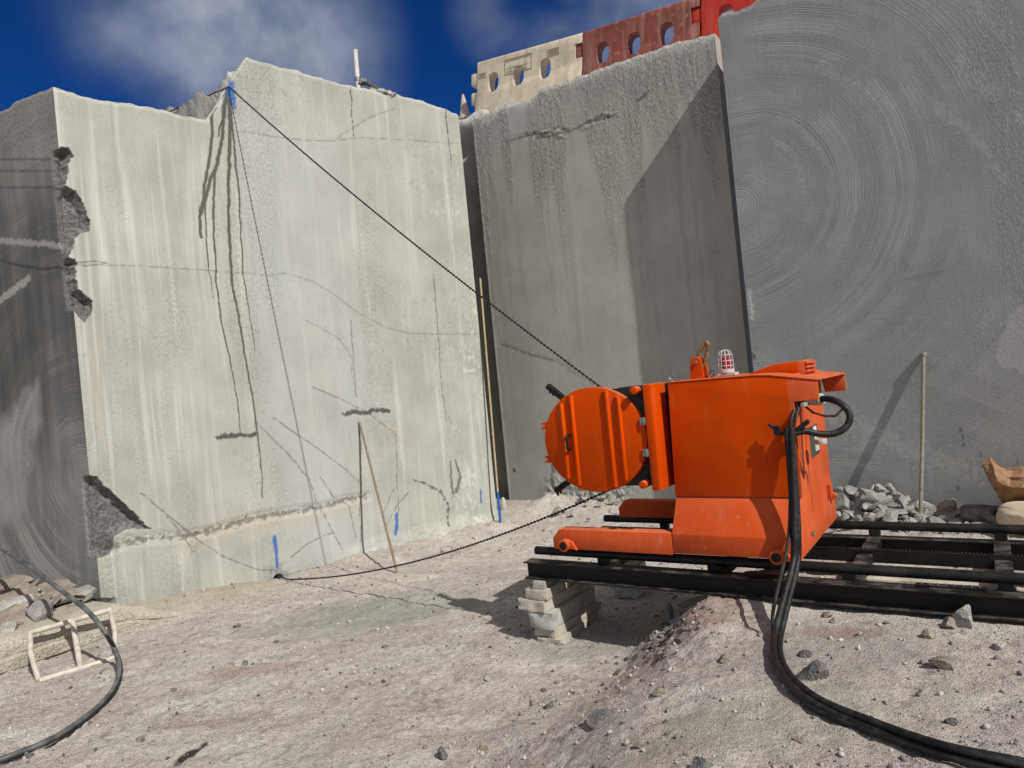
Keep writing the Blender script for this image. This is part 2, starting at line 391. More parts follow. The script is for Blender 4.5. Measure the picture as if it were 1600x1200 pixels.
def ground_mat():
    m_, t, b = newmat('quarry_dust'); co = t.obj()
    big = t.noise(co, .7, 6, .6); mid = t.noise(co, 5, 7, .65); fine = t.noise(co, 55, 5, .72); grit = t.put('ShaderNodeTexVoronoi', feature='F1')
    t.l.new(co, grit.inputs['Vector']); grit.inputs['Scale'].default_value = 90
    c = t.mix(t.ramp(big, .38, .62), (.45, .395, .365), (.54, .50, .45))
    c = t.mix(t.math('MULTIPLY', t.ramp(t.noise(co, 1.3, 7, .66), .48, .64), .70), c, (.46, .385, .36))     # pinkish patches
    c = t.mix(t.math('MULTIPLY', t.ramp(t.noise(t.scale(co, (1, 1.6, 1)), 1.9, 8, .68), .50, .66), .80), c, (.65, .61, .56))   # pale swept dust
    c = t.mix(t.math('MULTIPLY', t.ramp(mid, .46, .32), .55), c, (.25, .22, .20))
    med = t.noise(co, 19, 6, .7); pat = t.ramp(t.noise(co, 1.7, 5, .6), .38, .62, .25, 1.0)
    c = t.mix(t.math('MULTIPLY', t.math('MULTIPLY', t.ramp(med, .51, .62), pat), .6), c, (.20, .178, .163))
    c = t.mix(t.math('MULTIPLY', t.ramp(med, .46, .34), .55), c, (.52, .48, .43))
    c = t.mix(t.math('MULTIPLY', t.ramp(fine, .53, .66), .62), c, (.15, .13, .125))
    c = t.mix(t.math('MULTIPLY', t.ramp(fine, .46, .33), .6), c, (.64, .60, .56))
    c = t.mix(t.math('MULTIPLY', t.attr('grey'), .62), c, t.mix(t.ramp(mid, .35, .65), (.235, .25, .228), (.33, .335, .30)))
    c = t.mix(t.math('MULTIPLY', t.attr('red'), t.ramp(mid, .3, .65, .35, .85)), c, (.27, .155, .125))
    c = t.mix(t.math('MULTIPLY', t.attr('tan'), .75), c, t.mix(t.ramp(mid, .3, .7), (.36, .32, .25), (.44, .40, .32)))
    c = t.mix(t.math('MULTIPLY', t.attr('soil'), t.ramp(mid, .3, .6, .2, .75)), c, (.20, .18, .165))
    c = t.mix(t.math('MULTIPLY', t.attr('stain'), t.ramp(fine, .2, .6, 1, .92)), c, (.018, .012, .008))
    h = t.math('ADD', t.math('ADD', t.math('MULTIPLY', mid, .6), t.math('MULTIPLY', med, .5)), t.math('MULTIPLY', fine, .5))
    h = t.math('ADD', h, t.math('MULTIPLY', t.ramp(grit.outputs[0], 0, .45, 1, 0), .16))
    setb(t, b, c, .95, 0, t.bump(h, 1.0, .04), .15)
    return m_
M['ground'] = ground_mat()

# ------------------------------------------------------------------ the quarry floor
MO = np.array([0.067, 5.785, 0]); MEX = np.array([.826, -.563, 0]); MEY = np.array([.563, .826, 0]); MRZ = math.atan2(-.563, .826)
def loc2w(x, y, z): return MO + MEX*x + MEY*y + np.array([0, 0, z])
A0 = np.array([-4.525, 7.284, 0]); DA = np.array([.752, .659, 0]); NA = np.array([.659, -.752, 0])
B0 = np.array([-.242, 12.134, 0]); _b = R(34); DB = np.array([math.cos(_b), -math.sin(_b), 0]); NB = np.array([-math.sin(_b), -math.cos(_b), 0])
C0 = np.array([3.18, 9.1, 0]); _c = R(42); DC = np.array([math.cos(_c), -math.sin(_c), 0]); NC = np.array([-math.sin(_c), -math.cos(_c), 0])

def gh_base(x, y):
    xl = (x-MO[0])*MEX[0]+(y-MO[1])*MEX[1]; yl = (x-MO[0])*MEY[0]+(y-MO[1])*MEY[1]
    edge = 1.17 + .10*fbm(yl*1.1, yl*0+3, 3) + .12*sst(-1.2, -2.4, yl) + .35*sst(.3, 1.0, yl)
    w = .34 + .34*sst(-.4, -1.2, yl) + .14*fbm(yl*1.5, yl*0+8, 2)
    edge = edge + .16*fbm(x*2.3, y*2.3, 4, 55)
    hump = .52*sst(-w, w*1.3, xl-edge)
    hump = hump*(1-.72*sst(1.15, 2.1, yl)) 
    z = hump
    aA = (x-A0[0])*NA[0]+(y-A0[1])*NA[1]; ta = (x-A0[0])*DA[0]+(y-A0[1])*DA[1]
    bA = sst(.75, 0, aA)*sst(-.6, .4, ta)
    z = z + bA*(.07 - .055*np.exp(-((ta-1.95)/.45)**2) + .07*sst(2.0, .2, ta))                       # silt banked against the pale wall
    aB = (x-B0[0])*NB[0]+(y-B0[1])*NB[1]; tb = (x-B0[0])*DB[0]+(y-B0[1])*DB[1]
    z = z + .07*sst(1.2, .2, aB) + .13*sst(.75, .05, aB)*sst(.5, .9, tb)*sst(2.4, 1.5, tb)*(1+.5*fbm(x*5, y*5, 3, 4))
    aC = (x-C0[0])*NC[0]+(y-C0[1])*NC[1]
    z = z + .12*sst(.9, .1, aC)*sst(-1.5, .0, (x-C0[0])*DC[0]+(y-C0[1])*DC[1])
    z = z + .04*sst(1.0, -3.0, x) + .05*fbm(x*.55, y*.55, 3, 2)
    return z, xl, yl
def gh(x, y, detail=True):
    x = np.asarray(x, float); y = np.asarray(y, float)
    z, xl, yl = gh_base(x, y)
    bank = sst(.75, 1.1, xl)*sst(1.9, 1.4, xl)
    z = z + .022*fbm(x*2.7, y*2.7, 4, 9) + (.020+.022*bank)*fbm(x*9, y*9, 5, 5, .6)*(.6+.8*sst(-.2, .4, fbm(x*.8, y*.8, 2, 30)))
    cl = sst(-.15, .35, fbm(x*1.6, y*1.6, 4, 31))+1.6*bank*sst(-.3,.2,fbm(x*1.5,y*1.5,3,32))
    z = z + .010*cl*np.abs(fbm(x*17, y*17, 3, 61)) + .007*(.4+cl)*fbm(x*31, y*31, 3, 67, .7)
    return z
def gz(x, y): return float(gh(np.array([x]), np.array([y]))[0])

def axis(lo, hi, step, far, g=1.35):
    mid = list(np.arange(lo, hi+1e-6, step)); d = step
    out_, p = [], hi
    while p < far: d *= g; p += d; out_.append(p)
    inn, p, d = [], lo, step
    while p > -far: d *= g; p -= d; inn.append(p)
    return np.array(inn[::-1]+mid+out_)
gx = axis(-5.2, 5.4, .018, 400); gy = axis(1.9, 12.8, .018, 400)
GX, GY = np.meshgrid(gx, gy)
GZ = gh(GX, GY)
far = np.maximum(sst(8, 30, np.abs(GX)), sst(16, 40, np.abs(GY-4)))
GZ = GZ*(1-far)
_, XL, YL = gh_base(GX, GY)
def blob(px, py, rx, ry, z=0., rot=0.):
    P = onz(px, py, z); u = (GX-P[0]); v = (GY-P[1]); c_, s_ = math.cos(rot), math.sin(rot)
    return sst(1.25, .55, np.hypot((u*c_+v*s_)/rx, (-u*s_+v*c_)/ry) + .35*fbm(GX*3.2, GY*3.2, 4, 17))
grey = np.maximum(blob(600, 960, 1.25, .62, 0, .25), np.maximum(.7*blob(900, 1010, .45, .35), .55*blob(1300, 1010, .6, .4, .5)))
grey = np.maximum(grey, .5*blob(1200, 1110, .45, .35, .5))
bank = sst(.80, 1.05, XL)*sst(1.55, 1.25, XL)
red = np.maximum(.8*blob(1100, 985, .42, .34, .35), np.maximum(.7*blob(1310, 985, .22, .1, .5, -.4), .5*bank*sst(-.3, .2, fbm(GX*2, GY*2, 3, 44))))
red = np.maximum(red, .55*blob(400, 1050, .5, .12, 0)); red = np.maximum(red, .45*blob(350, 1130, .5, .10, 0))
aA = (GX-A0[0])*NA[0]+(GY-A0[1])*NA[1]; tA = (GX-A0[0])*DA[0]+(GY-A0[1])*DA[1]
tan = np.maximum(sst(.7, .25, aA+.12*fbm(GX*3, GY*3, 3, 3))*sst(2.3, 1.4, tA)*sst(-.5, .2, tA), .5*blob(1200, 1130, .9, .35, .5))
soil = np.maximum(blob(1035, 1005, .26, .20, .2), .85*blob(1070, 970, .3, .2, .3)); soil = np.maximum(soil, .5*blob(903, 1155, .04, .10, .1)); soil = np.maximum(soil, .6*blob(915, 785, .6, .3, .1))  # tiny blob at the bank edge paints the shade of a hollow
sx = onz(294, 1184, 0); _a = GX-sx[0]; _b2 = GY-sx[1]; stain = sst(1.1, .8, np.hypot((_a-.35*_b2)/.042, _b2/.12)+.7*fbm(GX*16, GY*16, 4, 21))
P3 = np.stack([GX, GY, GZ], -1).reshape(-1, 3)
me = rawmesh('ground', P3, gridfaces(len(gy), len(gx)), dict(grey=grey, red=red, tan=tan, soil=soil, stain=stain))
tag(finish('ground', me, M['ground'], ang=180), kind='structure')

# ------------------------------------------------------------------ sawn granite walls
WATTR = ('cool', 'wet', 'ink', 'blue', 'chip', 'damp', 'light', 'warm', 'soft', 'runs')
def wall_px(P, D, N): return lambda x, y: (lambda q: (float((q-P)@D), float(q[2])))(onpl(x, y, P, N))
def paint(A, Z, at, pts, w, w1=None, rough=.0, k=1.0, jit=0., seed=0):
    """a run or line along pts (a,z); w in metres (half width)"""
    pts = np.array(pts); lo = pts.min(0)-.15; hi = pts.max(0)+.15
    mk = (A > lo[0]) & (A < hi[0]) & (Z > lo[1]) & (Z < hi[1])
    a = A[mk]; z = Z[mk]
    ja = a + jit*fbm(z*7, z*0+seed, 3, seed); d, t_ = segdist(ja, z, pts)
    ww = w + ((w1 if w1 is not None else w)-w)*t_
    if rough: ww = ww*(1+rough*fbm(a*26, z*26, 3, seed+3)*2)
    v = k*sst(1.25, .55, d/np.maximum(ww, 1e-4)*1.0)
    at[mk] = np.maximum(at[mk], v)

def build_wall(name, mat, P, D, N, ncol, cols, top, depth, back_fn, nrow, zb, disp=None, attrs=None, label=None, cat='rock wall', side=None, dstep=.10, mats=None, corner=None):
    """front face as a fine grid (a,z) with run-off, marks and breaks; a rough top, an end and a back behind it"""
    raise NotImplementedError

def wall(name, label, P, D, N, a0, a1, ncol, top, zb, nrow, mat, depth=3.0, attr=None, relief=None, top_fn=None, side=None, sidemat=None, end=True, topbrk=None):
    av = np.linspace(a0, a1, ncol)
    tz = top(av) + .018*fbm(av*9, av*0, 4, 5) + .03*fbm(av*2.5, av*0, 3, 6)
    tv = np.linspace(0, 1, nrow)[:, None]
    A = np.repeat(av[None, :], nrow, 0); Z = zb + (tz[None, :]-zb)*tv
    at = {k: np.zeros(A.shape) for k in WATTR}
    if attr: attr(A, Z, at, tz)
    off = .006*fbm(A*1.2, Z*1.2, 4, 12)
    if relief is not None: off = off + relief(A, Z, at)
    rim = sst(.05, 0, tz[None, :]-Z)                                # top arris worn back a little
    off = off - rim*(.006+.03*np.abs(fbm(A*11, Z*11, 4, 3)))
    V = P + D*A[..., None] + N*off[..., None]; V[..., 2] = Z
    verts = [V.reshape(-1, 3)]; faces = [gridfaces(nrow, ncol)]; AT = {k: [v.ravel()] for k, v in at.items()}
    UV = [np.stack([A, Z, 0*A], -1).reshape(-1, 3)]
    nfront = len(faces[0]); base = nrow*ncol
    # top, going back
    nd = max(3, int(depth/.07)); dv = np.concatenate([[0], np.linspace(.04, depth, nd)])
    AA, DD = np.meshgrid(av, dv)
    TZ = (top_fn(AA, DD) if top_fn else top(AA)) + .018*fbm(AA*9, DD*0, 4, 5)*np.exp(-DD*3) + .03*fbm(AA*2.5, DD*0, 3, 6)
    TZ = TZ + sst(0, .3, DD)*(.05*fbm(AA*3, DD*3, 5, 41)-.01)
    TZ[0] = tz
    T = P + D*AA[..., None] - N*DD[..., None]; T[..., 2] = TZ
    T[0] = V[-1]
    verts.append(T.reshape(-1, 3)); faces.append(gridfaces(len(dv), ncol)+base)
    for k in WATTR:
        brk_ = (topbrk(AA, DD) if topbrk else 0*AA)
        AT[k].append(((.45*(1-brk_)) if k == 'light' else (.75*brk_ if k == 'chip' else 0*AA)).ravel())
    UV.append(np.stack([AA, TZ+DD, DD], -1).reshape(-1, 3)); base += len(dv)*ncol
    # ends and back
    for (cix, flip) in (((0, True), (ncol-1, False)) if end else ()):
        if cix == 0 and side is not None: continue
        E_ = V[:, cix][:, None, :] - N[None, None, :]*dv[None, :, None]
        E_[..., 2] = zb + (T[:, cix, 2][None, :]-zb)*tv
        E_[:, 0] = V[:, cix]
        verts.append(E_.reshape(-1, 3)); faces.append(gridfaces(nrow, len(dv), flip=flip)+base)
        for k in WATTR: AT[k].append(np.full(E_.shape[0]*E_.shape[1], .25 if k == 'light' else 0.))
        UV.append(np.stack([np.broadcast_to(dv[None, :], E_.shape[:2])+a1, E_[..., 2], 0*E_[..., 2]], -1).reshape(-1, 3)); base += E_.shape[0]*E_.shape[1]
    if side is not None:                                            # a second sawn face running back from the left corner
        sD, sN, sL, stop, sattr = side; ns = int(sL/.02)
        sv = np.linspace(0, sL, ns); st = tz[0] + (stop(sv)-stop(sv[:1])) + .02*fbm(sv*9, sv*0+4, 4, 8)*sst(0, .1, sv)
        SA = np.repeat(sv[None, :], nrow, 0); SZ = zb + (st[None, :]-zb)*tv
        sat = {k: np.zeros(SA.shape) for k in WATTR}; sattr(SA, SZ, sat, st)
        bl = sst(.16, 0, SA)
        SV = P + D*a0 + sD*SA[..., None] + N*(off[:, :1]*bl)[..., None]; SV[..., 2] = SZ
        SV[:, 0] = V[:, 0]
        sat['chip'] = np.maximum(sat['chip'], at['chip'][:, :1]*sst(.16, .05, SA+.06*fbm(SA*30, SZ*30, 3, 9)))
        verts.append(SV.reshape(-1, 3)); sf = gridfaces(nrow, ns, flip=True)+base; faces.append(sf)
        for k in WATTR: AT[k].append(sat[k].ravel())
        UV.append(np.stack([-SA, SZ, 0*SA], -1).reshape(-1, 3)); base += nrow*ns
        bk = SV[-1][None] ; 
        # top behind the side face
        dv2 = np.linspace(0, depth, 30); TT = SV[-1][None, :, :] + (-sN)[None, None, :]*dv2[:, None, None]*.9
        TT = TT.copy(); TT[1:, :, 2] += .03*fbm(TT[1:, :, 0]*4, TT[1:, :, 1]*4, 4, 31)
        verts.append(TT.reshape(-1, 3)); faces.append(gridfaces(30, ns, flip=True)+base)
        for k in WATTR: AT[k].append(np.full(30*ns, .3 if k == 'light' else 0.))
        UV.append(np.stack([TT[..., 0], TT[..., 1], TT[..., 2]], -1).reshape(-1, 3)); base += 30*ns
    F = np.concatenate(faces); o_ = P + D*(a0+a1)/2; o_ = np.array([o_[0], o_[1], 0.])
    VV = np.concatenate(verts)-o_
    me = rawmesh(name, VV, F, {k: np.concatenate(v) for k, v in AT.items()}, {'wuv': np.concatenate(UV)})
    me.materials.append(mat)
    if sidemat is not None:
        me.materials.append(sidemat); mi = np.zeros(len(F), np.int32)
        s0 = sum(len(f) for f in faces[:-2]); mi[s0:] = 1; me.polygons.foreach_set('material_index', mi)
    me.polygons.foreach_set('use_smooth', [True]*len(me.polygons)); me.set_sharp_from_angle(angle=R(50))
    o = bpy.data.objects.new(name, me); C.objects.link(o); o.location = o_
    return tag(o, label, 'rock wall')

# --- A: the long pale wall on the left
ap = wall_px(A0, DA, NA)
topA = np.array([ap(*p) for p in ((80, 139), (100, 144), (150, 153), (200, 161), (240, 166), (285, 178), (325, 188), (341, 166), (353, 142), (359, 130), (362, 120), (385, 89), (405, 93), (440, 104), (480, 116), (520, 127), (560, 138), (592, 141), (612, 143), (640, 152), (690, 168), (712, 178), (722, 188), (730, 205))])
def topAf(a): return np.interp(a, topA[:, 0], topA[:, 1])
def topA2(a, d):                                                   # the step in the top runs back to the left
    sh = np.clip((d-.0)*.55, 0, .55); near = np.interp(a, topA[:, 0], topA[:, 1])
    z = np.interp(a+sh*sst(1.0, 1.4, a)*sst(2.4, 2.0, a), topA[:, 0], topA[:, 1])
    return np.where((a > .9) & (a < 2.1), np.maximum(near-.02, np.minimum(z, 6.12)) + .22*fbm(a*6, d*6, 5, 77, .6)*sst(0, .1, d)*sst(near-.02, near+.15, z), near)-.03*sst(0, .6, d)
def pxl(pts, f=ap): return [f(*p) for p in pts]
chipA = [pxl([(84, 236), (97, 229), (108, 231), (114, 244), (107, 256), (108, 268), (104, 283), (100, 290), (118, 298), (130, 318), (139, 345), (138, 362), (126, 362), (118, 374), (115, 384), (112, 400), (106, 392), (90, 380), (88, 300)]),
         pxl([(96, 404), (118, 404), (121, 412), (116, 418), (120, 440), (121, 452), (132, 460), (146, 470), (145, 485), (138, 497), (133, 504), (126, 497), (106, 470), (100, 440)]),
         pxl([(130, 744), (153, 746), (162, 757), (185, 778), (207, 798), (226, 818), (236, 828), (224, 826), (205, 826), (188, 832), (178, 838), (177, 852), (174, 865), (161, 872), (134, 872)]),
         pxl([(140, 935), (181, 934), (183, 955), (140, 962)])]
def chipmask(A, Z):
    m_ = np.zeros(A.shape); dist = np.zeros(A.shape)
    for i, poly in enumerate(chipA):
        pa = np.array(poly); lo = pa.min(0)-.05; hi = pa.max(0)+.05
        mk = (A > lo[0]) & (A < hi[0]) & (Z > lo[1]) & (Z < hi[1])
        a = A[mk] + .022*fbm(A[mk]*14, Z[mk]*14, 4, 61); z = Z[mk] + .022*fbm(A[mk]*14, Z[mk]*14, 4, 62)
        ins = inpoly(a, z, poly); d, _ = segdist(a, z, list(poly)+[poly[0]])
        v = np.where(ins, d, 0); dist[mk] = np.maximum(dist[mk], v); m_[mk] = np.maximum(m_[mk], np.where(ins, 1., 0) if i < 3 else np.where(ins, .55, 0))
    return m_, dist
def reliefA(A, Z, at):
    m_, d = chipmask(A, Z)
    o = -m_*(np.minimum(.12, d*1.5+.02) + .022*fbm(A*7, Z*7, 5, 8, .45))
    # the rough drilled line near the foot stands as a shallow groove with spalls
    dd, _ = segdist(A, Z, pxl(SEAM)); o = o - .022*sst(.10, .02, dd)*(.4+.9*np.abs(fbm(A*22, Z*14, 4, 14)))
    dh, _ = segdist(A, Z, [ap(435, 905), ap(436, 907)]); o = o - .10*sst(.07, .03, dh)
    o = o + .012*sst(.1, .5, fbm(A*9, Z*3, 4, 19))*at['runs']
    # low bulge of set slurry at the foot on the right
    f_ = sst(.30, .05, Z)*sst(2.6, 3.2, A); o = o + f_*(.05+.05*fbm(A*5, Z*7, 4, 23))
    return o
SEAM = [(165, 860), (200, 846), (240, 840), (300, 836), (350, 824), (400, 808), (450, 800), (500, 792), (545, 780), (575, 775)]
def attrA(A, Z, at, tz):
    w = at['wet']
    W_ = [([(355, 140), (342, 156), (331, 175), (330, 190), (332, 207), (327, 247), (320, 288), (317, 310), (312, 341), (313, 360), (315, 371)], .036, .030),
          ([(320, 296), (322, 350), (325, 410), (333, 465)], .022, .007),
          ([(356, 140), (350, 165), (349, 190), (347, 215), (342, 245), (336, 265), (327, 285), (320, 312), (314, 335)], .050, .030),
          ([(348, 185), (343, 200), (342, 213)], .026, .018),
          ([(337, 262), (334, 310), (335, 360), (337, 430), (345, 500), (358, 556), (368, 610), (377, 680)], .030, .010),
          ([(357, 138), (359, 200), (359, 240), (357, 290), (357, 360), (362, 430), (370, 480), (378, 530), (393, 610), (404, 690), (409, 740), (411, 778)], .046, .010),
          ([(359, 148), (362, 190), (366, 235), (373, 300), (376, 360), (381, 430), (390, 490), (398, 548)], .030, .009)]
    for i, (pts, a_, b_) in enumerate(W_): paint(A, Z, w, pxl(pts), a_*.60, b_*.62, .22, 1, .012, i)
    ink_shade = at['ink']
    paint(A, Z, ink_shade, pxl([(340, 684), (352, 681), (370, 680), (390, 681), (398, 678)]), .030, .026, .5, 1, .02, 31)
    paint(A, Z, ink_shade, pxl([(540, 648), (552, 644), (570, 645), (585, 641), (607, 642)]), .036, .030, .5, 1, .02, 32)
    L = [[(490, 605), (530, 622), (575, 645), (596, 660), (618, 678), (620, 720), (621, 760), (623, 800)], [(560, 655), (564, 700), (565, 750), (563, 800), (563, 860)],
         [(400, 660), (450, 710), (483, 748), (496, 790), (515, 820), (535, 860)], [(425, 652), (480, 690), (530, 725), (563, 755)],
         [(548, 500), (552, 560), (557, 620)], [(548, 138), (550, 180), (553, 217)], [(697, 172), (701, 220), (706, 257)], [(697, 640), (705, 660)],
         [(678, 430), (681, 470), (686, 540), (690, 600), (697, 660)], [(220, 770), (260, 803), (300, 835), (345, 868), (400, 890), (432, 892)], [(262, 807), (285, 835), (302, 862)], [(600, 800), (612, 770), (620, 760)], [(640, 768), (620, 790), (600, 830)],
         [(500, 745), (520, 775), (545, 790), (555, 840)], [(455, 870), (480, 850), (510, 835), (530, 830)], [(440, 900), (500, 885), (560, 875)],
         [(108, 411), (150, 408), (168, 411), (130, 416)]]
    for i, l in enumerate(L): paint(A, Z, ink_shade, pxl(l), .011 if i in (5, 6, 8) else .0085, .007, .7, .85 if i in (5, 6) else .6, .015, 40+i)
    paint(A, Z, ink_shade, pxl([(648, 750), (668, 756), (690, 768), (699, 790), (701, 822)]), .016, .02, .9, .8, .03, 71)
    sm = at['soft']
    paint(A, Z, ink_shade, pxl([(703, 722), (705, 745), (709, 770)]), .014, .03, .4, .75, .02, 72)
    paint(A, Z, ink_shade, pxl([(711, 718), (717, 735), (719, 745), (714, 768)]), .012, .035, .5, .8, .02, 73)
    paint(A, Z, sm, pxl([(710, 770), (706, 800)]), .06, .02, .5, .9, .02, 74)
    for i, (l, w_, k_) in enumerate([([(100, 414), (210, 415), (320, 422), (420, 430), (450, 427)], .03, .55), ([(440, 425), (490, 440), (520, 458), (560, 490), (600, 510), (640, 521), (680, 522), (750, 522)], .035, .75), ([(380, 205), (430, 214), (470, 219), (520, 220), (560, 215), (640, 219), (720, 225)], .025, .8),
                          ([(520, 219), (545, 203), (575, 185), (620, 168)], .03, .6), ([(480, 500), (530, 530), (550, 560), (552, 600)], .03, .5), ([(580, 760), (640, 720), (680, 690), (740, 640)], .05, .5)]):
        paint(A, Z, sm, pxl(l), w_*.7, None, 1.3, k_*(.5 if i < 5 else .25), .06, 80+i); paint(A, Z, ink_shade, pxl(l), .0065, None, .7, .42 if i < 5 else .1, .02, 80+i)
    paint(A, Z, ink_shade, pxl(SEAM), .030, .022, 1.4, .62, .05, 90); paint(A, Z, at['warm'], pxl([(300, 840), (400, 815), (470, 812), (560, 785)]), .13, .10, .7, .9, .05, 91)
    paint(A, Z, at['warm'], pxl([(596, 655), (612, 670), (628, 690)]), .035, None, .5, .9, .02, 92)
    paint(A, Z, at['warm'], pxl([(150, 520), (152, 600), (160, 690)]), .07, .05, .5, .5, .05, 93)
    paint(A, Z, sm, pxl([(304, 840), (308, 880), (312, 930)]), .045, .03, .7, .9, .03, 94)
    bl = at['blue']
    paint(A, Z, bl, pxl([(359, 134), (362, 150), (366, 168)]), .07, .025, .3, .95, .0, 95)
    paint(A, Z, bl, pxl([(429, 840), (432, 862), (433, 886)]), .028, .022, .3, 1, 0, 96)
    paint(A, Z, bl, pxl([(620, 803), (620, 818), (618, 833)]), .032, .03, .3, 1, 0, 97); paint(A, Z, bl, pxl([(751, 766), (752, 785)]), .022, None, .3, .9, 0, 98)
    paint(A, Z, sm, pxl([(428, 893), (455, 897), (490, 880)]), .15, .05, .9, 1, 0, 99); paint(A, Z, at['damp'], pxl([(434, 896), (446, 899)]), .085, .05, .7, .8, 0, 99); paint(A, Z, ink_shade, pxl([(434, 903), (437, 908)]), .050, None, .3, 1, 0, 99)  # last dab blackens the wire hole, shade painted over its shallow recess
    paint(A, Z, sm, pxl([(180, 925), (230, 935), (280, 930)]), .13, .08, .8, .8, .05, 100)
    m_, d = chipmask(A, Z); at['chip'] = np.maximum(at['chip'], m_)
    at['light'] = np.maximum(at['light'], .35*sst(.06, .0, tz[None, :]-Z)*(.3+.7*sst(-.2, .3, fbm(A*6, Z*6, 3, 4))))
    # old white run-off at the left end, dim darker runs further down
    r1 = sst(.05, .45, fbm(A*9, Z*.35, 4, 50))*sst(1.6, .9, A)*sst(2.6, 4.2, Z); at['light'] = np.maximum(at['light'], .6*r1)
    r2 = sst(.12, .5, fbm(A*7, Z*.3, 4, 53))*sst(2.2, .6, A); at['soft'] = np.maximum(at['soft'], .55*r2)
    g_ = sst(1.6, 2.2, A)*sst(3.9, 3.0, A)*sst(6.3, 5.4, Z); at['cool'] = g_*(.5+.5*sst(-.3, .3, fbm(A*1.5, Z*.8, 3, 57)))
    r3 = sst(.15, .5, fbm(A*16, Z*.55, 4, 58))*sst(1.0, .2, A+.25*Z)*.6 + sst(.1, .45, fbm(A*14, Z*.8, 4, 59))*sst(.95, .7, Z)*sst(1.1, .9, A)*.8; at['soft'] = np.maximum(at['soft'], r3)
    r4 = sst(.2, .5, fbm(A*22, Z*.5, 4, 60))*sst(1.8, .8, A); at['light'] = np.maximum(at['light'], .4*r4)
    pk = sst(.78, .83, vnoise(A*38, Z*30, 9))*sst(-.1, .3, fbm(A*1.1, Z*.9, 3, 63)); at['soft'] = np.maximum(at['soft'], pk)
    at['soft'] = np.maximum(at['soft'], .5*sst(.05, .5, fbm(A*3.5, Z*.9, 5, 64))*sst(.9, .2, np.abs(Z-3.2)))
    dots = sst(.62, .70, vnoise(A*28, Z*20, 5))*sst(.1, .5, fbm(A*2, Z*2, 3, 3))*sst(2.6, 3.2, A); at['light'] = np.maximum(at['light'], .6*dots*sst(4.2, 5.2, A))
    at['runs'] = np.clip(sst(.05, .4, fbm(A*2.2, Z*.5, 3, 51))*.28, 0, 1)
# side face of A
sdir = np.array([-.905, .425, 0]); sdir /= np.linalg.norm(sdir); snr = np.array([-sdir[1]*1., sdir[0], 0]);
if snr[1] > 0: snr = -snr
lp = wall_px(A0, sdir, snr)
sT = np.array(sorted([lp(*p) for p in ((80, 139), (62, 145), (30, 160), (10, 172), (0, 178), (-60, 215))]))
def stopf(s_): return np.interp(s_, sT[:, 0], sT[:, 1])
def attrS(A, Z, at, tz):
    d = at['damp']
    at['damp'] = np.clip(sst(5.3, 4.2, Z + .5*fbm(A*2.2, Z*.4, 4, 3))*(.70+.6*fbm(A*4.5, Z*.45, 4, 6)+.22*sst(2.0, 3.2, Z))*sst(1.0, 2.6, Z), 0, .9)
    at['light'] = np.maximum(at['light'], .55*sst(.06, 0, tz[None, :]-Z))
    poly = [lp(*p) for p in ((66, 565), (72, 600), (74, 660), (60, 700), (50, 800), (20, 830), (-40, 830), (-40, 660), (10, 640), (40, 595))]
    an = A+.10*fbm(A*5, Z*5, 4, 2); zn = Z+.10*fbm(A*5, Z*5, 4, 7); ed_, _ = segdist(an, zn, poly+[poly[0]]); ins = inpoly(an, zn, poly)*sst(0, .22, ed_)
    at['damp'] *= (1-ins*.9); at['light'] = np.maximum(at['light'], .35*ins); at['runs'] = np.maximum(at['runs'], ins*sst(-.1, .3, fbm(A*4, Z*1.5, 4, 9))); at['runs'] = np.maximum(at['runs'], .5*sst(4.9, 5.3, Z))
    paint(A, Z, at['light'], pxl([(-20, 480), (0, 470), (46, 434)], lp), .055, .04, .4, .8, .02, 3)
    for y in (249, 267, 293): paint(A, Z, at['ink'], pxl([(-30, y), (90, y)], lp), .012, None, .4, .6, .01, y)
    paint(A, Z, at['light'], pxl([(-20, 375), (40, 378), (100, 384)], lp), .035, None, .5, .7, .03, 8)
    paint(A, Z, at['ink'], pxl([(-30, 398), (30, 415), (70, 420), (118, 415)], lp), .016, None, .5, .8, .03, 9)
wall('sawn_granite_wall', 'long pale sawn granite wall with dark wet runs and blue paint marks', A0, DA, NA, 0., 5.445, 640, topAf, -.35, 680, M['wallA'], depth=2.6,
     attr=attrA, relief=reliefA, top_fn=topA2, topbrk=lambda a, d: sst(.85, 1.05, a)*sst(2.05, 1.85, a)*sst(.02, .10, d), side=(sdir, snr, 2.6, stopf, attrS), sidemat=M['wallL'])

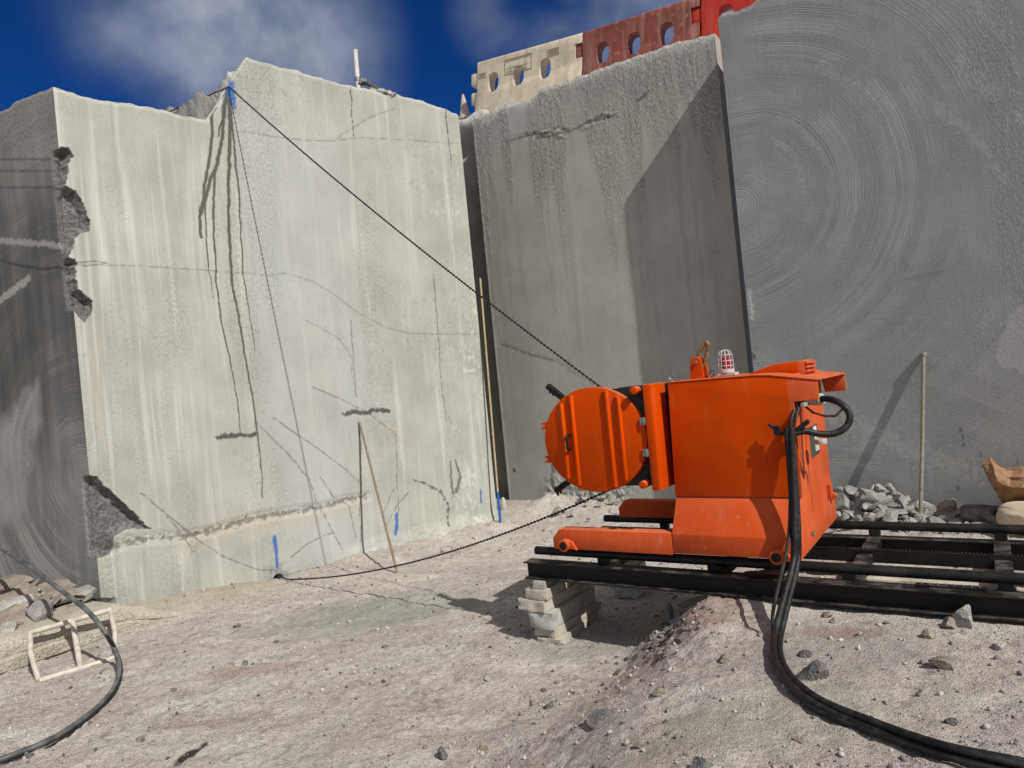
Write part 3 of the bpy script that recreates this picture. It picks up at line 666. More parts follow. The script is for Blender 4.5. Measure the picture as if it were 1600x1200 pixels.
# --- B: the grey wall in the middle, half in shade
bp = wall_px(B0, DB, NB)
topB = np.array([bp(*p) for p in ((737, 186), (760, 176), (800, 160), (830, 153), (838, 147), (845, 139), (875, 131), (905, 118), (935, 106), (960, 100), (1000, 86), (1060, 66), (1100, 56), (1121, 50), (1160, 36))])
def topBf(a): return np.interp(a, topB[:, 0], topB[:, 1])
def attrB(A, Z, at, tz):
    dep = tz[None, :]-Z
    rn = sst(-.1, .3, fbm(A*3.2, Z*.22, 4, 20)+.45*sst(2.6, .2, dep)-.22)*sst(4.2, 1.4, dep+1.4*fbm(A*4, A*0, 3, 9)); at['runs'] = np.clip(rn, 0, 1)
    at['light'] = np.maximum(at['light'], sst(.20, .02, dep+.14*fbm(A*5, Z*5, 4, 4))*1.0)
    sc = pxl([(790, 222), (820, 212), (855, 208), (890, 206), (920, 190), (962, 180)], bp); paint(A, Z, at['soft'], sc, .05, .05, .8, .9, .04, 5); paint(A, Z, at['ink'], sc, .014, None, 1, .6, .04, 5)
    paint(A, Z, at['ink'], pxl([(998, 156), (1006, 150), (1015, 141)], bp), .035, .015, .4, .7, .01, 6)
    paint(A, Z, at['soft'], pxl([(782, 535), (830, 553), (862, 562), (880, 570), (930, 600)], bp), .05, .03, .6, 1, .03, 7); paint(A, Z, at['ink'], pxl([(785, 538), (830, 555), (862, 563)], bp), .013, None, .7, .6, .03, 7)
    paint(A, Z, at['ink'], pxl([(803, 734), (804, 736)], bp), .03, None, .2, .9, 0, 8)  # dark dab paints the shade inside a small hole
    paint(A, Z, at['damp'], pxl([(866, 700), (862, 740), (868, 760)], bp), .05, .03, .6, .7, .03, 9)
    for k_ in range(12):
        a_ = RS.uniform(0, 4); paint(A, Z, at['soft'], [(a_, RS.uniform(5, 6.8)), (a_+.02, RS.uniform(.5, 4))], RS.uniform(.03, .09), .02, .5, .5, .03, 100+k_)
    paint(A, Z, at['light'], [(.03, 6.6), (.03, .1)], .02, None, .6, .8, .01, 120)  # pale strip painted down the left edge as its sunlit lip
def reliefB(A, Z, at):
    sc = pxl([(790, 222), (820, 212), (855, 208), (890, 206), (920, 190), (962, 180)], bp); d, _ = segdist(A, Z, sc)
    rl = sst(.02, .35, fbm(A*30, Z*9, 4, 33))*at['runs']*.004
    low = sst(.75, .2, Z)*sst(.6, 1.0, A)*sst(2.6, 2.0, A)
    return rl + .035*sst(.13, .02, d)*fbm(A*9, Z*20, 5, 34, .6)*sst(-.2, .3, fbm(A*3, Z*3, 2, 36)) + low*(.10*np.abs(fbm(A*7, Z*7, 5, 35, .6)))
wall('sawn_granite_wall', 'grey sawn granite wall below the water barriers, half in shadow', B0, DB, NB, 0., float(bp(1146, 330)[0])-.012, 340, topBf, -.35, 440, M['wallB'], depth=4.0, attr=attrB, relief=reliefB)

# --- C: the big wall on the right with circular saw marks
cp = wall_px(C0, DC, NC)
topC = np.array([cp(*p) for p in ((1118, 34), (1124, 27), (1136, 20), (1150, 17), (1166, 10), (1180, 0))]+[(.9, 6.9), (1.6, 7.05), (9, 7.2)])
topC = np.array([(a if i else 0.0, z) for i, (a, z) in enumerate(topC)])
def topCf(a): return np.interp(a, topC[:, 0], topC[:, 1])
def attrC(A, Z, at, tz):
    rn = sst(.05, .4, fbm(A*3.4, Z*.5, 4, 70))*sst(1.6, 2.05, A)*sst(1.5, 2.6, Z); at['runs'] = np.clip(rn*.55, 0, 1)
    paint(A, Z, at['soft'], pxl([(1415, 437), (1440, 432), (1476, 424)], cp), .035, .02, .5, .9, .02, 3)
    for (x, y) in ((1500, 668), (1505, 692), (1503, 680), (1496, 760), (1532, 706), (1590, 720)): paint(A, Z, at['ink'], pxl([(x, y), (x+1, y+5)], cp), .012, None, .6, .6, 0, x)
    paint(A, Z, at['chip'], pxl([(1176, 552), (1178, 560)], cp), .03, None, .6, .8, 0, 2); paint(A, Z, at['light'], pxl([(1171, 455), (1176, 500)], cp), .03, .02, .6, .8, .02, 4)
    poly = pxl([(1600, 470), (1575, 500), (1560, 560), (1600, 590), (1700, 600), (1700, 440)], cp); at['light'] = np.maximum(at['light'], .35*inpoly(A+.06*fbm(A*6, Z*6, 3, 1), Z+.06*fbm(A*6, Z*6, 3, 2), poly))
    for i, (c_, pts) in enumerate([(.7, [(1465, 165), (1500, 195), (1540, 235), (1575, 290)]), (.7, [(1500, 100), (1550, 140), (1600, 190)]), (.6, [(1280, 100), (1310, 118), (1400, 165)]), (.5, [(1200, 215), (1240, 235), (1255, 300)])]):
        paint(A, Z, at['light'], pxl(pts, cp), .045, .02, 1.8, c_*.34, .02, 30+i)
    paint(A, Z, at['light'], pxl([(1190, 590), (1330, 660), (1450, 715), (1560, 745), (1650, 760)], cp), .12, .05, 1.5, .3, .03, 44)
def reliefC(A, Z, at): return sst(.05, .4, fbm(A*30, Z*8, 4, 71))*at['runs']*.002
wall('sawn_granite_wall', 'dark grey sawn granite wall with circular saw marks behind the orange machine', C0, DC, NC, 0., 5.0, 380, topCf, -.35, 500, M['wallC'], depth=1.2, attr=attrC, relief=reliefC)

# --- the rock seen in the narrow gap between the pale and the grey wall
rp = np.array([-1.6, 12.86, 0]); rd = np.array([.93, -.13, 0]); rd /= np.linalg.norm(rd); rn_ = np.array([rd[1], -rd[0], 0])
def attrR(A, Z, at, tz): at['light'] = np.maximum(at['light'], .8*sst(.5, .1, tz[None, :]-Z)); at['soft'] += .3  # upper part painted paler, standing in for sunlight on the top
wall('rock_face', 'narrow rough rock face in shadow between pale and grey granite walls', rp, rd, rn_, 0., 2.6, 90, lambda a: float(aty(728, 192, 12.7)[2])+.05*np.sin(a*9), -.35, 140, M['wallB'], depth=1.0, attr=attrR,
     relief=lambda A, Z, at: .10*fbm(A*2.5, Z*2.5, 5, 90)+.35*sst(6.5, 7.0, Z))

# ------------------------------------------------------------------ stone ledge, silt and loose rock
def rock_mesh(name, size, seed, cuts=14, sub=3, rough=.05):
    bm = bmesh.new(); bmesh.ops.create_icosphere(bm, subdivisions=sub, radius=1)
    V = np.array([v.co[:] for v in bm.verts]); rs = np.random.RandomState(seed)
    for _ in range(cuts):
        n = rs.normal(size=3); n /= np.linalg.norm(n); d = rs.uniform(.34, .74); e = V@n-d; V = V - np.clip(e, 0, None)[:, None]*n
    V = V*np.array(size)*.74
    V += rough*min(size)*np.stack([fbm(V[:, 1]*6/max(size)+seed, V[:, 2]*6/max(size), 3, seed), fbm(V[:, 0]*6/max(size)+seed, V[:, 2]*6/max(size), 3, seed+1), fbm(V[:, 0]*6/max(size), V[:, 1]*6/max(size)+seed, 3, seed+2)], 1)
    for v, p in zip(bm.verts, V): v.co = p
    me = bpy.data.meshes.new(name); bm.to_mesh(me); bm.free(); return me
def rock(name, label, pos, size, seed, mat, rot=(0, 0, 0), group=None, cuts=14, cat='rock', sub=3, rough=.05):
    o = finish(name, rock_mesh(name, size, seed, cuts, sub, rough), mat, ang=28)
    o.location = pos; o.rotation_euler = rot
    return tag(o, label, cat, group)

# low ledge the left rubble lies on
lb = [onz(-60, 1082, 0), onz(0, 1063, 0), onz(60, 1042, 0), onz(120, 1022, 0), onz(172, 1003, 0), onz(215, 990, 0.02), onz(260, 977, .02), onz(305, 962, .02)]
lv = []; lf = []; nn = 0
pts = [np.array([p[0], p[1]]) for p in lb]; dense = []
for i in range(len(pts)-1):
    for k in range(16): dense.append(pts[i]+(pts[i+1]-pts[i])*k/16)
dense.append(pts[-1]); dense = np.array(dense); nL = len(dense)
nv = np.array([.88, -.47]); inward = -nv
cross = [(.03, -.12), (.06, -.01), (.05, .02), (-.015, .045), (-.02, .11), (.012, .125), (.0, .14), (.008, .17), (.03, .215), (.07, .235), (.15, .245), (.3, .25), (.6, .25), (1.0, .26), (1.6, .28)]
LV = np.zeros((len(cross), nL, 3))
for r_, (d_, z_) in enumerate(cross):
    fade = sst(0, 42, nL-1-np.arange(nL))
    q = dense + inward*d_; jt = .022*fbm(q[:, 0]*6+r_*3, q[:, 1]*6, 4, 13)
    LV[r_, :, :2] = q + inward*jt[:, None]*(1 if r_ > 0 else 0); LV[r_, :, 2] = -.0 + z_*1.35*(.30+.70*fade) + (.018*fbm(q[:, 0]*5, q[:, 1]*5+r_, 4, 15) if r_ > 1 else 0)
o_ = LV[1, nL//2].copy(); o_[2] = 0
me = rawmesh('stone_ledge', (LV-o_).reshape(-1, 3), gridfaces(len(cross), nL))
tag(finish('stone_ledge', me, M['ledge'], loc=o_, ang=40), 'low sandy stone ledge along the lower left, under the rubble', 'ledge')

# slabs and broken stone heaped on the ledge, lower left
def heapw(px, py, z): return onz(px, py, z)
slabs = [('broad tan slab on top of the left rubble heap', 22, 905, .50, (.95, .75, .11), 3, 'rock_pink', (.12, -.10, .3)),
         ('long tilted grey slab at the left edge of the rubble heap', 8, 950, .42, (.60, .24, .10), 4, 'rock_grey', (.35, -.35, .9)),
         ('wide pinkish slab leaning below the tan slab in the left rubble', 22, 970, .36, (.62, .50, .10), 5, 'rock_pink', (.55, -.15, .35)),
         ('dark angular stone in the middle of the left rubble heap', 61, 955, .42, (.24, .22, .22), 6, 'rock_grey', (.2, .5, .2)),
         ('small grey angular stone at the foot of the left rubble', 14, 985, .34, (.15, .12, .11), 8, 'rock_grey', (.1, .3, .5)),
         ('flat stone leaning on the dark wall behind the white pipe frame', 92, 925, .46, (.40, .32, .09), 9, 'rock_pink', (.35, .15, .1))]
for lab, px, py, z, sz, sd, mt, rt in slabs: rock('rubble_slab', lab, heapw(px, py, z), sz, sd, M[mt], rt, None, 16, 'rock', 3, .06)
for i, (px, py, z, s_) in enumerate([(70, 920, .5, .12), (84, 943, .42, .13), (95, 955, .4, .14), (105, 968, .37, .12), (80, 968, .38, .11), (60, 985, .33, .13), (85, 990, .3, .12), (118, 950, .36, .14), (130, 972, .32, .12), (105, 988, .30, .11), (128, 990, .28, .12), (45, 995, .3, .10), (145, 980, .28, .10), (66, 938, .46, .13), (78, 1005, .27, .08), (56, 1006, .27, .07), (30, 1008, .28, .08), (100, 935, .42, .16), (5, 1010, .28, .1), (110, 1003, .26, .08), (140, 958, .32, .11), (92, 974, .33, .1)]):
    P = heapw(px, py, z-.03)
    if min((np.array([P[0], P[1]])-q)@inward for q in pts) < .22: continue
    rock('broken_stone', 'small broken stone in the heap on the left ledge', P, (s_*RS.uniform(.9, 1.6), s_*RS.uniform(.7, 1.2), s_*RS.uniform(.25, .6)), 200+i, M['rock_pink' if i % 3 else 'rock_grey'],
         tuple(RS.uniform(-.6, .6, 3)), 'broken stones heaped on the left ledge', 12, 'rock', 2)
for i in range(70):
    px = RS.uniform(0, 140); py = RS.uniform(908, 1008); z = .50-.24*(py-900)/110+RS.uniform(-.03, .03); s_ = RS.uniform(.04, .11)
    P = heapw(px, py, z); d_ = min((np.array([P[0], P[1]])-q)@inward for q in pts)
    if d_ < .26 and px > 20: continue
    rock('broken_stone', 'small broken stone in the heap on the left ledge', P, (s_*RS.uniform(1, 2), s_*RS.uniform(.8, 1.3), s_*RS.uniform(.25, .6)), 1200+i, M['rock_pink' if i % 4 else 'rock_grey'],
         tuple(RS.uniform(-.7, .7, 3)), 'broken stones heaped on the left ledge', 12, 'rock', 2)
# under-fill of the heap so no hole shows between its stones
rock('rubble_slab', 'wide dusty mound of broken stone under the left slabs', np.array([-5.42, 7.12, .20]), (1.3, 1.0, .55), 77, M['rock_pink'], (0, .05, .5), None, 22, 'rock', 4, .20)

# broken granite along the foot of the ringed wall
bigr = [('large pale boulder with a flat top, biggest of the heap right of the machine', 1361, 780, .42, (.50, .40, .40), 21, 'rock_grey', (.1, .2, .4)),
        ('pale boulder left of the iron rod, topped with a flat slanted face', 1405, 787, .36, (.44, .40, .36), 22, 'rock_grey', (.2, -.2, 1.0)),
        ('pointed pinkish stone right of the iron rod by the dark wall', 1490, 800, .26, (.34, .26, .30), 23, 'rock_pink', (.1, .1, .2)),
        ('triangular stone just behind the foot of the iron rod', 1434, 800, .24, (.34, .28, .34), 24, 'rock_grey', (.2, .3, .2)),
        ('long flat pale stone lying before the rubble right of the machine', 1340, 806, .24, (.56, .3, .18), 25, 'rock_grey', (0, .05, -.5)),
        ('squarish pale stone right of the iron rod foot', 1459, 805, .22, (.26, .24, .24), 26, 'rock_grey', (0, .1, .4)),
        ('upright pale stone half behind the orange machine corner', 1312, 790, .36, (.40, .34, .46), 27, 'rock_grey', (.1, .1, .1)),
        ('pale stone beside the tan sack', 1540, 808, .22, (.24, .2, .26), 28, 'rock_grey', (.2, 0, .5)),
        ('dark wet rock in shadow against the wall left of the tan sack', 1520, 800, .34, (.36, .26, .3), 29, 'rock_dark', (0, 0, -.6)),
        ('low pale stone in front of the rod foot', 1398, 808, .18, (.4, .26, .16), 30, 'rock_grey', (0, .1, -.3))]
def foot_pos(px, py, z, gap=.16):
    P = onz(px, py, z); d_ = (P-C0)@NC
    return P + NC*max(0, gap-d_)
for lab, px, py, z, sz, sd, mt, rt in bigr: rock('boulder', lab, foot_pos(px, py, z, .5*sz[1]), tuple(q*.80 for q in sz), sd, M[mt], rt, None, 17, 'rock', 3, .05)
for i in range(130):
    px = RS.uniform(1300, 1470) if i < 95 else RS.uniform(1440, 1600); s_ = RS.uniform(.05, .16)
    a_ = float((onpl(px, 800, C0, NC)-C0)@DC); d_ = .08+.55*RS.uniform(0, 1); P = C0+DC*(a_+RS.uniform(-.05, .05))+NC*d_
    h_ = .34*math.exp(-((px-1372)/55)**2)+.12*math.exp(-((px-1320)/30)**2)+.03; zz = gz(P[0], P[1])+h_*(1-d_/.75)*RS.uniform(.5, 1.05)
    rock('broken_stone', 'broken granite piece in the heap between the machine and the sacks', (P[0], P[1], zz), (s_*RS.uniform(.9, 1.8), s_*RS.uniform(.7, 1.2), s_*RS.uniform(.5, 1.0)), 300+i, M['rock_grey'],
         tuple(RS.uniform(-.8, .8, 3)), 'broken granite along the foot of the right wall', 14, 'rock', 2, .08)
for i in range(17):                                             # crumbled rock at the foot of the grey wall
    px = RS.uniform(845, 965); py = RS.uniform(768, 806); z = .12+.2*(806-py)/40; s_ = RS.uniform(.05, .13)
    P = onz(px, py, z)
    if (P-B0)@NB < .05: P = P - NB*((P-B0)@NB-.08)
    rock('broken_stone', 'crumbled grey stone at the foot of the grey wall behind the orange disc', (P[0], P[1], max(gz(P[0], P[1])+.02, P[2]-.05)), (s_*1.3, s_, s_*.8), 400+i, M['rock_grey'], tuple(RS.uniform(-.7, .7, 3)),
         'crumbled stone below the grey wall', 12, 'rock', 2)
# individual stones on the floor
def on_ground(px, py, lift=0.):
    z = .2
    for _ in range(12):
        P = onz(px, py, z); z = z*.4 + .6*(gz(P[0], P[1])+lift)
    return np.array([P[0], P[1], z])
single = [('white squarish stone wedged against the black beam', 1138, 929, (.10, .10, .12), 51, 'rock_grey', (0, 0, .3)),
          ('grey sawn stone offcut standing beside the beam on the right', 1507, 966, (.13, .13, .14), 52, 'rock_grey', (.1, .1, .5)),
          ('upright pale stone on the dark soil bank', 1046, 972, (.10, .12, .22), 53, 'rock_grey', (.1, .15, .2)),
          ('dark rounded stone touching the black cables', 1267, 1053, (.13, .11, .11), 54, 'rock_dark', (.2, 0, .4)),
          ('tan lumpy stone lying right of the cables', 1476, 1036, (.13, .10, .08), 55, 'rock_pink', (0, 0, .2)),
          ('small brown stone below the beam, left of the sawn offcut', 1448, 992, (.06, .05, .05), 56, 'rock_pink', (0, 0, .9)),
          ('pinkish stone at the foot of the sawn offcut', 1482, 976, (.09, .07, .06), 57, 'rock_pink', (0, 0, .1)),
          ('large grey stone bedded in the bank edge, bottom centre', 938, 1132, (.13, .17, .18), 58, 'rock_dark', (.1, .4, .5)),
          ('brown stone on the pink bank below the white wedge stone', 1131, 1030, (.07, .06, .05), 59, 'rock_pink', (0, .2, .4)),
          ('big rounded rock bedded under the beam left of the white wedge', 1105, 950, (.40, .30, .22), 60, 'rock_pink', (.1, .1, .3)),
          ('flat grey stone half buried at the bottom edge of the picture', 1100, 1196, (.10, .08, .05), 61, 'rock_dark', (0, 0, .2)),
          ('small dark stone in the lower middle, left of the bank', 693, 1180, (.055, .06, .07), 62, 'rock_dark', (0, 0, .2))]
for lab, px, py, sz, sd, mt, rt in single:
    P = on_ground(px, py, sz[2]*(.25 if 'bedded' not in lab else -.05)); rock('loose_stone', lab, P, sz, sd, M[mt], rt, None, 13, 'stone', 3)
spots = [(271, 1077), (343, 980), (433, 1003), (497, 1003), (244, 1007), (370, 978), (220, 1155), (310, 1123), (383, 1037), (362, 1037), (280, 1090), (45, 1180), (680, 955), (537, 1018), (850, 1078), (1032, 1082), (925, 1010), (858, 1103), (1250, 1156), (1185, 1052), (1485, 1130), (1300, 970), (1345, 990), (1385, 973), (1505, 988), (1560, 1010), (1256, 1023), (1290, 962), (760, 1060), (600, 1010), (755, 1170), (640, 1080), (965, 1050), (1000, 1165), (1190, 990), (880, 880), (980, 895), (780, 860), (690, 862), (740, 840), (505, 910)]
for i, (px, py) in enumerate(spots):
    s_ = RS.uniform(.025, .055); P = on_ground(px, py, s_*.2)
    rock('loose_stone', 'small loose stone lying on the dusty quarry floor', P, (s_*1.3, s_, s_*.8), 500+i, M[('rock_pink', 'rock_grey', 'rock_dark')[i % 3]], tuple(RS.uniform(-.4, .4, 3)), 'small loose stones on the floor', 11, 'stone', 2)
for i in range(34):
    t_ = RS.uniform(0, 1); px = 1000+90*t_+RS.uniform(-22, 22); py = 1030-75*t_+RS.uniform(-16, 16)
    s_ = RS.uniform(.022, .06); P = on_ground(px, py, s_*.15)
    rock('soil_clod', 'dark clod of soil crumbled from the bank', P, (s_*1.3, s_, s_*.8), 900+i, M['clod'], tuple(RS.uniform(-.5, .5, 3)), 'dark clods along the bank', 10, 'clod', 2, .12)
# gravel: grit strewn over the floor (nobody could count it)
ico = bmesh.new(); bmesh.ops.create_icosphere(ico, subdivisions=1, radius=1); IV = np.array([v.co[:] for v in ico.verts]); IF = np.array([[v.index for v in f.verts] for f in ico.faces]); ico.free()
NG = 22000; gxp = RS.uniform(-5, 4.8, NG*3); gyp = 2.0+RS.uniform(0, 1, NG*3)**1.5*9.5
dens = .35+.9*sst(-.1, .4, fbm(gxp*1.1, gyp*1.1, 4, 88)); _, xl_, yl_ = gh_base(gxp, gyp); dens += .25*sst(.8, 1.05, xl_)*sst(1.7, 1.3, xl_)*sst(2.5, .5, np.abs(yl_+.5))
okA = ((gxp-A0[0])*NA[0]+(gyp-A0[1])*NA[1] > .02) & ((gxp-B0[0])*NB[0]+(gyp-B0[1])*NB[1] > .02) & ((gxp-C0[0])*NC[0]+(gyp-C0[1])*NC[1] > .02)
sel = np.where(okA & (RS.uniform(0, 1.6, NG*3) < dens))[0][:NG]; gxp, gyp = gxp[sel], gyp[sel]; n = len(sel)
sz = .0028+.014*RS.uniform(0, 1, n)**7; gzp = gh(gxp, gyp)+sz*.25
VV = (IV[None]*(1+.35*RS.uniform(-1, 1, (n, 12, 3)))*sz[:, None, None]*RS.uniform(.6, 1.3, (n, 1, 3))) + np.stack([gxp, gyp, gzp], -1)[:, None]
FF = (IF[None]+12*np.arange(n)[:, None, None]).reshape(-1, 3)
me = rawmesh('gravel', VV.reshape(-1, 3), FF); gm, gt, gb = newmat('grit'); isl = gt.put('ShaderNodeNewGeometry').outputs['Random Per Island']
gc = gt.put('ShaderNodeValToRGB'); gt.l.new(isl, gc.inputs[0]); gc.color_ramp.interpolation = 'CONSTANT'
for i_, (p_, c_) in enumerate([(0, (.10, .09, .085)), (.22, (.20, .175, .165)), (.45, (.33, .29, .27)), (.7, (.41, .37, .345)), (.93, (.47, .44, .41))]):
    e_ = gc.color_ramp.elements[i_] if i_ < 2 else gc.color_ramp.elements.new(p_)
    e_.position = p_; e_.color = (*c_, 1)
setb(gt, gb, gc.outputs[0], .95, spec=.2); tag(finish('gravel', me, gm, ang=None), kind='stuff')

# ------------------------------------------------------------------ rail track
trk = thing('rail_track', 'black steel rail track with twin tubes carrying the orange machine', 'rail track', tuple(MO), MRZ)
XE = 5.2
def ibeam(y, x0, x1, z0, z1, w=.13):
    b = MB(); t = .012
    b.prism([(y-w/2, z0), (y+w/2, z0), (y+w/2, z0+t), (y+.006, z0+t), (y+.006, z1-t), (y+w/2, z1-t), (y+w/2, z1), (y-w/2, z1), (y-w/2, z1-t), (y-.006, z1-t), (y-.006, z0+t), (y-w/2, z0+t)], x0, x1, 'x')
    return b
ibeam(-.06, -.06, XE, .532, .672, .13).build('beam', M['rail_steel'], trk, bevel=.002, segs=1)
ibeam(1.27, -.06, XE, .532, .655, .11).build('beam', M['rail_steel'], trk, bevel=.002, segs=1)
MB().cyl((.0, 0, .742), (XE, 0, .742), .034, 20).build('guide_tube', M['black_steel'], trk)
MB().cyl((.0, 1.272, .742), (XE, 1.272, .742), .034, 20).build('guide_tube', M['black_steel'], trk)
rk = MB(); rk.bb(.3, XE, .70, .76, .60, .68); rk.build('rack_beam', M['rail_steel'], trk, bevel=.003, segs=1)
tt = MB()
for i in range(int((XE-.35)/.022)): tt.bb(.35+i*.022, .361+i*.022, .698, .742, .682, .696)
tt.build('rack_teeth', M['black_steel'], trk)
MB().bb(.3, XE, .575, .665, .585, .597).build('rack_plate', plain('worn_steel', (.20, .19, .18), .5, .4, .3, 8, .1), trk)
for xs in (.62, 1.5, 2.38, 3.2, 4.1):
    s_ = MB(); s_.bb(xs-.045, xs+.045, -.0, 1.27, .678, .700) if False else None
    s_ = MB(); s_.bb(xs-.05, xs+.05, .006, 1.262, .600, .664); sl = s_.build('sleeper', M['rail_steel'], trk, bevel=.004, segs=1)
    for yy in (0, 1.272):
        p_ = MB(); p_.bb(xs-.04, xs+.04, yy-.028, yy+.028, .666, .722); p_.build('support', M['black_steel'], trk, bevel=.003, segs=1)
for x0 in (2.75, 3.6, 4.5):                                       # splice plates with bolt heads on the near beam
    pl = MB(); pl.bb(x0, x0+.36, -.045, .004, .674, .684); pl_ = pl.build('splice_plate', M['rail_steel'], trk)
    bt = MB()
    for k in range(8): bt.cyl((x0+.03+k*.042, -.02, .685), (x0+.03+k*.042, -.02, .692), .007, 8)
    bt.build('bolt', M['galv'], pl_)

# ------------------------------------------------------------------ the orange wire-saw machine
mc = thing('wire_saw_machine', 'bright orange wire saw machine with round disc guard on black rails', 'machine', tuple(MO), MRZ)
b = MB()                                                            # welded body: box above, flared base below
y0, y1 = .024, 1.10
rings = [(.812, -.12, 1.20), (.95, -.12, 1.20), (1.19, .010, 1.085), (1.20, y0, y1), (2.015, y0, y1)]
xl_at = lambda z: 1.252+(z-.812)*.030
vs = []
for z, ya, yb in rings: vs += [(xl_at(z), ya, z), (2.128, ya, z), (2.128, yb, z), (xl_at(z), yb, z)]
fs = [(3, 2, 1, 0), (16, 17, 18, 19)]
for i in range(4): fs += [(i*4+k, i*4+(k+1) % 4, i*4+4+(k+1) % 4, i*4+4+k) for k in range(4)]
b.add(vs, fs); body = b.build('body', M['orange'], mc, bevel=.006)
sp_ = [(1.262, 1.20), (1.290, 2.030), (1.90, 2.026), (2.00, 2.018), (2.305, 1.962), (2.305, 1.845), (2.295, 1.834), (2.150, 1.836), (2.142, 1.20)]
MB().prism(sp_, .004, .022).build('side_plate', M['orange'], mc, bevel=.003)
MB().prism([(2.0, 2.014), (2.305, 1.960), (2.305, 1.845), (2.295, 1.834), (2.150, 1.836), (2.13, 1.95)], 1.102, 1.114).build('side_plate', M['orange'], mc, bevel=.002)
hd = MB(); hd.prism([(1.284, 2.032), (1.90, 2.028), (2.00, 2.020), (2.312, 1.964), (2.312, 1.972), (2.00, 2.030), (1.90, 2.038), (1.284, 2.042)], .0, 1.118); hood = hd.build('hood', M['orange'], mc, bevel=.002, segs=1)
MB().prism([(1.74, 2.034), (1.95, 2.095), (2.16, 2.105), (2.16, 2.0), (2.0, 2.02)], .38, .72).build('air_scoop', M['orange'], mc, bevel=.005)
lv_ = MB()
for k in range(3): lv_.bb(2.163, 2.178, .385, .715, 2.018+k*.03, 2.034+k*.03)
lv_.build('louvre', M['orange'], mc)
for (ya, yb) in ((-.124, -.005), (1.085, 1.204)):                   # skids reaching out under the disc
    MB().prism([(.252, .800), (.252, .885), (.315, .955), (1.25, .958), (1.25, .80)], ya, yb).build('skid', M['orange'], mc, bevel=.005)
for xr in (.375, 1.985):
    w_ = MB(); w_.cyl((xr, -.124, .838), (xr, -.185, .838), .047, 28); w_.prism([(xr-.02, .82), (xr+.10, .80), (xr+.06, .865), (xr, .884)], -.150, -.125)
    wo = w_.build('roller_housing', M['orange'], mc, bevel=.003, segs=1)
    MB().cyl((xr, -.180, .838), (xr, -.189, .838), .031, 24).build('roller_hub', M['black_steel'], wo)
# black drive housing and swing frame behind the disc, which stands proud of the machine's side
YS = -.215
fx = lambda x: .705+(x-.605)*.955
fz = lambda z: 1.655+(z-1.64)*.955
MB().bb(.80, 1.282, .15, .95, 1.262, 2.026).build('drive_housing', M['black_steel'], mc, bevel=.006)
MB().bb(.82, 1.28, .16, .94, 2.0285, 2.034).build('cover_plate', M['galv'], mc)
MB().prism([(.86, fz(1.262)), (1.150, fz(1.262)), (1.150, fz(2.03)), (.84, fz(2.03)), (.78, fz(1.95)), (.78, fz(1.35))], -.075, -.03).build('back_plate', M['black_steel'], mc, bevel=.003)
MB().bb(.86, 1.20, -.028, .149, 1.30, 1.98).build('swing_arm', M['black_steel'], mc, bevel=.004)
MB().bb(1.152, 1.214, -.145, .135, 1.268, 2.040).build('swing_post', M['orange'], mc, bevel=.005)
for zz in (fz(2.005), fz(1.282)): MB().cyl((fx(1.005), -.165, zz), (fx(1.005), -.08, zz), .029, 20).build('pivot_pin', M['orange'], mc, bevel=.004)
MB().lathe([(.37, -.05), (.385, -.04), (.385, .09), (.37, .10)], 64).build('flywheel', M['black_steel'], mc).matrix_local = Matrix.Translation((.70, -.02, 1.655)) @ Matrix.Rotation(R(90), 4, 'X')
RX, RZ, DX, DZ = .436, .402, .705, 1.655
disc = [(DX+RX*math.cos(2*math.pi*k/72), DZ+RZ*math.sin(2*math.pi*k/72)) for k in range(72)]
dg = MB().prism(disc, .088+YS, .112+YS).build('disc_guard', M['orange'], mc, bevel=.004)
inner = [(DX+(RX-.012)*math.cos(2*math.pi*k/72), DZ+(RZ-.012)*math.sin(2*math.pi*k/72)) for k in range(72)]
vs = [(x, .112+YS, z) for x, z in disc]+[(x, .165+YS, z) for x, z in disc]+[(x, .165+YS, z) for x, z in inner]+[(x, .112+YS, z) for x, z in inner]
fs = []
for k in range(72):
    j = (k+1) % 72; fs += [(k, j, 72+j, 72+k), (72+k, 72+j, 144+j, 144+k), (144+k, 144+j, 216+j, 216+k)]
MB().add(vs, fs).build('guard_rim', M['orange'], mc)
def chord(x): return RZ*math.sqrt(max(0, 1-((x-DX)/RX)**2))
for xr in (.335, .432, .752, .850):                                 # pressed stiffening ribs
    xr = fx(xr); h = min(chord(xr-.03), chord(xr+.03))-.008; vs = []
    for zz in (DZ-h, DZ+h): vs += [(xr-.034, .0878+YS, zz), (xr+.004, .066+YS, zz), (xr+.014, .066+YS, zz), (xr+.026, .0878+YS, zz)]
    MB().add(vs, [(0, 1, 5, 4), (1, 2, 6, 5), (2, 3, 7, 6), (0, 3, 2, 1), (4, 5, 6, 7), (0, 4, 7, 3)]).build('rib', M['orange'], dg, bevel=.003, segs=2)
xh = fx(.385); hh = MB(); hh.tube(smooth_path([(xh, .088+YS, 1.59), (xh, .050+YS, 1.592), (xh, .045+YS, 1.645), (xh, .050+YS, 1.698), (xh, .088+YS, 1.70)], 5), .0105, 10); hh.build('handle', M['black_steel'], dg)
for zz in (fz(1.765), fz(1.525)):
    x0 = 1.135; h_ = MB(); h_.bb(x0-.032, x0-.004, .076+YS, .087+YS, zz-.026, zz+.026); h_.bb(x0+.004, x0+.017, .070+YS, .080+YS, zz-.026, zz+.026); h_.cyl((x0, .077+YS, zz-.030), (x0, .077+YS, zz+.030), .008, 10)
    for zb in (-.015, .015): h_.cyl((x0-.02, .073+YS, zz+zb), (x0-.02, .078+YS, zz+zb), .006, 8)
    h_.build('hinge', M['galv'], dg)
